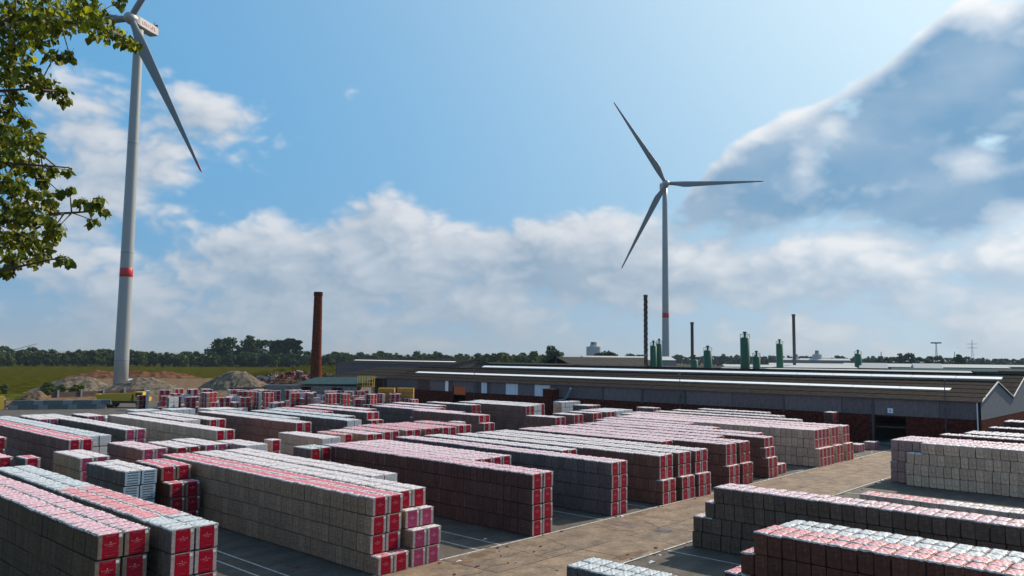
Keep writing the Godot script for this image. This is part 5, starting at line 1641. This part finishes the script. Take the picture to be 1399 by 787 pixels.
func build_woods() -> void:
	var r := RandomNumberGenerator.new()
	r.seed = 77
	var crowns := []
	for k in 6: crowns.append(crown_mesh(13.0, 5.0, 300 + k))
	for k in 2: crowns.append(crown_mesh(22.0, 3.4, 320 + k, true))
	var trunks := [trunk_mesh(13.0, 1), trunk_mesh(22.0, 2)]
	var greens := [leaf_mat(Vector3(0.05, 0.08, 0.03)), leaf_mat(Vector3(0.065, 0.095, 0.03)), leaf_mat(Vector3(0.09, 0.115, 0.034)), leaf_mat(Vector3(0.055, 0.085, 0.05)), leaf_mat(Vector3(0.14, 0.145, 0.03))]
	var one := func(az: float, dist: float, h: float, kind: int, green: int, label: String, group: String):
		var p := pol(az, dist)
		var o := thing("tree", p, label, "tree", group, r.randf() * TAU)
		var base := 13.0 if kind < 6 else 22.0
		var s := h / base
		o.scale = Vector3(s * r.randf_range(0.9, 1.3), s, s * r.randf_range(0.9, 1.3))
		part("trunk", trunks[0 if kind < 6 else 1], M.bark, o)
		part("crown", crowns[kind], greens[green], o)
	# the wood beyond the field and behind the sheds
	var az := 8.0
	while az < 50.8:
		var h := r.randf_range(9.0, 12.5)
		one.call(az, r.randf_range(655, 690), h, r.randi_range(0, 5), [0, 0, 1, 1, 3, 2][r.randi_range(0, 5)], "broadleaf tree in the wood beyond the field", "trees of the wood beyond the field")
		if r.randf() < 0.75: one.call(az + 0.25, r.randf_range(715, 780), r.randf_range(10.5, 15.0), r.randi_range(0, 5), r.randi_range(0, 1), "taller tree at the back of the wood", "taller trees at the back of the wood")
		az += r.randf_range(0.26, 0.46)
	# scrub on the verge
	for k in 16:
		var o := thing("shrub", pol(r.randf_range(13.5, 19.5), r.randf_range(222, 250)), "low green shrub on the grassy verge behind the block bay", "shrub", "shrubs on the verge", r.randf() * TAU)
		o.scale = Vector3.ONE * r.randf_range(0.11, 0.24) * Vector3(1.6, 1.0, 1.6)
		part("foliage", crowns[k % 6], greens[[1, 2, 2, 4][k % 4]], o)
		part("stem", trunks[0], M.bark, o)
	# a crane beyond the wood
	var cr := thing("crane", pol(15.4, 1020), "faint crane jib above the wood at the far left", "crane")
	var cs := new_st()
	bar(cs, Vector3.ZERO, Vector3(0, 12, 0), 0.5, 0.4, 5)
	part("mast", done(cs), M.steel, cr)
	var cj := new_st()
	bar(cj, Vector3(0, 12, 0), Vector3(18, 19, 16), 0.35, 0.25, 5)
	part("jib", done(cj), M.orange, cr)
	# the high clump left of the chimney
	for e in [[27.2, 25.0, 0], [27.9, 24.0, 1], [29.2, 26.0, 2], [30.0, 25.0, 3]]:
		one.call(e[0], 690.0, e[1], e[2], 0, "high round-crowned tree above the wood left of the chimney", "high round trees above the wood")
	for k in 8:
		one.call(30.7 + k * 0.24, 695.0, r.randf_range(24.5, 28.0), 6 + k % 2, 0, "slim poplar in the clump left of the chimney", "poplar clump left of the chimney")
	one.call(33.5, 690.0, 17.5, 6, 0, "lone slim poplar just left of the chimney", "")
	# lighter trees behind the shed roofs
	for k in 9: one.call(45.8 + k * 0.45, r.randf_range(560, 600), r.randf_range(11.5, 15.0), r.randi_range(0, 5), [4, 2, 4][k % 3], "yellow-green tree behind the shed roofs", "yellow-green trees behind the shed roofs")
	one.call(50.4, 418.0, 16.8, 2, 0, "single round dark tree rising above the shed roofs", "")
	one.call(52.0, 470.0, 11.8, 3, 3, "small dark tree between round tree and pale tower", "")
	for k in 6: one.call(53.8 + k * 0.55, 450.0, r.randf_range(12.0, 14.5), k, [1, 3, 1][k % 3], "tree in the row behind the grey roof", "row of trees behind the grey roof")
	for k in 5: one.call(57.0 + k * 0.45, 520.0, r.randf_range(10.0, 11.5), k, 3, "low tree behind the paired silos", "low trees behind the paired silos")
	# far woods on the right
	az = 59.0
	while az < 84.0:
		var dist := r.randf_range(1150, 1350)
		var h := r.randf_range(13.0, 17.5)
		if az > 72.3 and az < 76.0:
			dist = r.randf_range(800, 900)
			h = r.randf_range(16.0, 18.5) - absf(az - 73.8) * 1.5
		one.call(az, dist, h, r.randi_range(0, 5), 3, "distant tree on the right horizon" if dist > 1000 else "tree of the dark grove beyond the white roofs", "distant trees on the right horizon" if dist > 1000 else "dark grove beyond the white roofs")
		az += r.randf_range(0.3, 0.5) if dist < 1000 else r.randf_range(0.16, 0.3)
	for k in 3: one.call(76.75 + k * 0.12, 790.0, 19.0 - k * 1.5, 6, 0, "dark slim tree group alone on the right horizon", "slim trees alone on the right horizon")

func leaf_shape() -> ArrayMesh:
	# a poplar leaf: stalk at the origin, blade folded along its rib
	var st := new_st()
	var L := [Vector3(0, -0.025, 0), Vector3(0.030, -0.038, 0.006), Vector3(0.036, -0.055, 0.008), Vector3(0.022, -0.082, 0.004), Vector3(0, -0.108, 0)]
	for i in 3:
		tri(st, Vector3(0, -0.055, -0.004), L[i], L[i + 1])
		tri(st, Vector3(0, -0.055, -0.004), L[i + 1] * Vector3(-1, 1, 1), L[i] * Vector3(-1, 1, 1))
	tri(st, Vector3(0, -0.055, -0.004), L[3], L[4])
	tri(st, Vector3(0, -0.055, -0.004), L[4], L[3] * Vector3(-1, 1, 1))
	box(st, Vector3(-0.0012, -0.03, -0.0012), Vector3(0.0012, 0.02, 0.0012))
	return done(st)

func build_near_tree() -> void:
	var clusters := [[2.46,14.28,-9.64,0.28], [2.49,13.99,-8.75,0.26], [2.91,14.27,-9.22,0.24], [2.63,13.67,-7.74,0.17], [3.03,13.87,-8.38,0.11], [3.01,13.67,-7.94,0.09], [3.31,13.86,-8.48,0.05], [2.62,13.90,-7.92,0.14], [3.19,14.37,-8.68,0.06], [2.32,13.71,-9.03,0.22], [2.62,14.03,-9.42,0.20], [2.58,13.57,-8.64,0.09], [2.65,13.57,-8.46,0.06], [2.39,13.57,-9.49,0.17], [2.75,13.51,-9.51,0.16], [2.37,13.30,-8.67,0.14], [2.88,13.43,-9.34,0.08], [2.52,13.37,-9.67,0.12], [2.54,13.00,-8.13,0.04], [2.32,13.07,-9.25,0.11], [2.52,13.00,-9.24,0.06], [2.50,13.01,-9.76,0.11], [2.37,12.79,-9.36,0.14], [2.27,12.60,-8.38,0.15], [2.50,12.77,-8.87,0.09], [2.55,12.62,-8.82,0.04], [2.36,12.55,-9.05,0.16], [2.67,12.63,-9.66,0.13], [2.27,12.28,-8.88,0.14], [2.32,12.17,-8.57,0.13], [2.56,12.41,-8.90,0.07], [2.71,12.47,-8.97,0.08], [2.96,12.57,-9.31,0.05], [2.64,12.35,-8.94,0.06], [2.48,12.12,-8.49,0.10], [2.92,12.33,-9.37,0.06], [2.78,12.24,-8.62,0.03], [2.75,12.12,-9.04,0.09], [2.86,12.11,-8.52,0.06], [2.82,12.00,-8.03,0.07], [3.14,12.08,-8.66,0.04], [3.10,11.99,-8.88,0.06], [2.83,12.07,-7.96,0.03], [2.38,12.02,-9.01,0.18], [2.47,11.96,-8.73,0.16], [2.48,11.85,-8.33,0.11], [2.60,11.79,-8.31,0.07], [2.59,11.87,-9.85,0.20], [2.72,11.82,-9.56,0.16], [2.62,11.65,-8.64,0.10], [2.90,11.58,-9.09,0.06], [2.59,11.45,-7.99,0.03], [2.80,11.63,-9.56,0.11], [2.47,11.56,-9.13,0.13], [2.54,11.47,-9.66,0.08], [2.58,11.75,-8.44,0.07], [1.95,13.83,-9.08,0.33], [1.93,13.24,-9.12,0.32], [2.14,12.90,-10.23,0.40], [2.04,12.12,-9.31,0.33], [2.10,11.62,-9.45,0.30], [1.74,13.92,-10.50,0.48], [1.74,12.95,-10.52,0.47], [1.65,11.89,-9.69,0.43], [1.59,14.43,-9.25,0.43], [2.37,14.71,-9.40,0.39], [2.47,14.23,-7.91,0.31], [1.17,13.18,-10.05,0.43], [1.35,12.30,-10.97,0.47], [1.15,14.53,-10.99,0.48], [1.72,14.94,-8.89,0.42], [0.66,13.44,-9.92,0.41], [0.82,12.74,-11.30,0.47], [1.37,15.39,-10.02,0.45]]
	var r := RandomNumberGenerator.new()
	r.seed = 31
	var foot := Vector3(0.4, 0, -12.0)
	var o := thing("poplar_tree", foot, "near poplar whose leafy branches reach in beside the turbine", "tree")
	var st := new_st()
	var tp := [Vector3(0, 0, 0), Vector3(0.1, 5, 0.1), Vector3(0.0, 9, 0.2), Vector3(0.15, 12.5, 0.3), Vector3(0.2, 16.5, 0.2)]
	var tr := [0.24, 0.19, 0.14, 0.1, 0.03]
	for i in 4: bar(st, tp[i], tp[i + 1], tr[i], tr[i + 1], 12)
	part("trunk", done(st), M.bark, o)
	var limbs := [
		[Vector3(0.45, 12.6, -11.8), Vector3(1.4, 13.5, -10.4), Vector3(2.3, 13.95, -8.95), Vector3(2.75, 13.9, -8.45), Vector3(3.13, 13.72, -8.07)],
		[Vector3(0.45, 12.0, -11.8), Vector3(1.4, 12.9, -10.2), Vector3(2.2, 13.2, -9.1), Vector3(2.55, 13.25, -8.75)],
		[Vector3(0.42, 11.0, -11.8), Vector3(1.3, 12.0, -10.3), Vector3(2.2, 12.5, -9.2), Vector3(2.77, 12.45, -8.62)],
		[Vector3(0.42, 10.2, -11.8), Vector3(1.4, 11.2, -10.3), Vector3(2.2, 11.85, -9.2), Vector3(2.7, 11.98, -8.7), Vector3(3.02, 12.02, -8.4)],
		[Vector3(0.42, 9.8, -11.8), Vector3(1.4, 10.7, -10.4), Vector3(2.2, 11.35, -9.2), Vector3(2.81, 11.56, -8.69)]]
	var joints := []
	for l in limbs:
		var sl := new_st()
		for i in l.size() - 1:
			var r0 := lerpf(0.04, 0.006, float(i) / (l.size() - 1))
			var r1 := lerpf(0.04, 0.006, float(i + 1) / (l.size() - 1))
			bar(sl, l[i] - foot, l[i + 1] - foot, r0, r1, 7)
			for k in 6: joints.append(l[i].lerp(l[i + 1], k / 6.0))
		part("limb", done(sl), M.bark, o)
	var twigs := new_st()
	var spots := []
	for c in clusters:
		var p := Vector3(c[0], c[1], c[2])
		var best := Vector3.ZERO
		var bd := 1e9
		for j in joints:
			var d: float = j.distance_to(p)
			if j.distance_to(foot) < p.distance_to(foot) + 0.3 and d < bd:
				bd = d
				best = j
		bar(twigs, best - foot, p - foot, 0.009, 0.004, 5)
		var n := int(3500.0 * c[3] * c[3]) + 14
		n = mini(n, 280)
		for k in 3:
			var q: Vector3 = p + Vector3(r.randf_range(-1, 1), r.randf_range(-0.7, 0.7), r.randf_range(-1, 1)) * c[3] * 0.9
			bar(twigs, p - foot, q - foot, 0.004, 0.002, 4)
		for k in n:
			var v := Vector3(r.randfn(), r.randfn(), r.randfn()).normalized() * pow(r.randf(), 0.45)
			var q: Vector3 = p + v * c[3] * Vector3(1.05, 0.85, 1.3)
			var b := Basis.from_euler(Vector3(r.randf_range(-0.9, 0.9), r.randf() * TAU, r.randf_range(-0.9, 0.9))) * r.randf_range(0.5, 1.0)
			spots.append([Transform3D(b, q - foot), in_frame(q), r.randi_range(0, 3)])
	part("twigs", done(twigs), M.bark, o)
	var tones := [Vector3(0.12, 0.14, 0.017), Vector3(0.185, 0.20, 0.022), Vector3(0.26, 0.255, 0.03), Vector3(0.07, 0.09, 0.016)]
	var lm := []
	for t in tones:
		var m := mat(lin(t.x, t.y, t.z), 0.6, 0.0, 0.35)
		m.backlight_enabled = true
		m.backlight = Color(0.7, 0.72, 0.12)
		m.cull_mode = BaseMaterial3D.CULL_DISABLED
		lm.append(m)
	var shape := leaf_shape()
	var rest := []
	var left := 300
	for i in spots.size():
		var s = spots[i]
		if s[1] and left > 0 and i % 4 == 0:
			left -= 1
			var q := part("leaf", shape, lm[s[2]], o)
			q.transform = s[0]
		else: rest.append(s)
	var m := MultiMesh.new()
	m.transform_format = MultiMesh.TRANSFORM_3D
	m.use_colors = true
	m.mesh = shape
	m.instance_count = rest.size()
	for i in rest.size():
		m.set_instance_transform(i, rest[i][0])
		var t: Vector3 = tones[rest[i][2]]
		m.set_instance_color(i, Color(t.x, t.y, t.z))
	var base := mat(Color.WHITE, 0.6, 0.0, 0.35)
	base.vertex_color_use_as_albedo = true
	base.backlight_enabled = true
	base.backlight = Color(0.7, 0.72, 0.12)
	base.cull_mode = BaseMaterial3D.CULL_DISABLED
	var mi := MultiMeshInstance3D.new()
	mi.name = "foliage"
	mi.multimesh = m
	mi.material_override = base
	o.add_child(mi)
	mi.set_meta("kind", "stuff")

func _ready() -> void:
	rng.seed = 20240
	setup_view()
	make_materials()
	build_ground()
	build_rows()
	build_shed()
	build_turbines()
	build_back_yard()
	build_far_right()
	build_woods()
	build_near_tree()

func setup_view() -> void:
	var cam := Camera3D.new()
	cam.name = "camera"
	var yaw := 0.82786
	var pitch := 0.08594
	var roll := 0.010368
	var fh := Vector3(sin(yaw), 0, -cos(yaw))
	var r := Vector3(cos(yaw), 0, sin(yaw))
	var fw := fh * cos(pitch) + Vector3.UP * sin(pitch)
	var u := r.cross(fw)
	cam_basis = Basis(r * cos(roll) + u * sin(roll), u * cos(roll) - r * sin(roll), -fw)
	cam.transform = Transform3D(cam_basis, cam_pos)
	cam.fov = 39.92
	cam.near = 0.1
	cam.far = 9000.0
	add_child(cam)
	cam.current = true
	var env := Environment.new()
	env.background_mode = Environment.BG_SKY
	var sm := PanoramaSkyMaterial.new()
	sm.panorama = make_sky()
	var sky := Sky.new()
	sky.sky_material = sm
	env.sky = sky
	env.tonemap_mode = Environment.TONE_MAPPER_LINEAR
	env.tonemap_exposure = 1.1
	env.fog_enabled = true
	env.fog_density = 0.00006
	env.fog_light_color = Color(0.80, 0.88, 0.95)
	env.sdfgi_enabled = true
	env.ssao_enabled = true
	env.ssil_enabled = true
	var we := WorldEnvironment.new()
	we.name = "environment"
	we.environment = env
	add_child(we)
	var sun := DirectionalLight3D.new()
	sun.name = "sun"
	sun.light_energy = 1.6
	sun.light_color = Color(1.0, 0.95, 0.87)
	sun.light_angular_distance = 0.53
	sun.shadow_enabled = true
	add_child(sun)
	var az := deg_to_rad(98.0)
	var el := deg_to_rad(36.0)
	var to_sun := Vector3(sin(az) * cos(el), sin(el), -cos(az) * cos(el))
	sun.look_at_from_position(to_sun * 100.0, Vector3.ZERO, Vector3.UP)
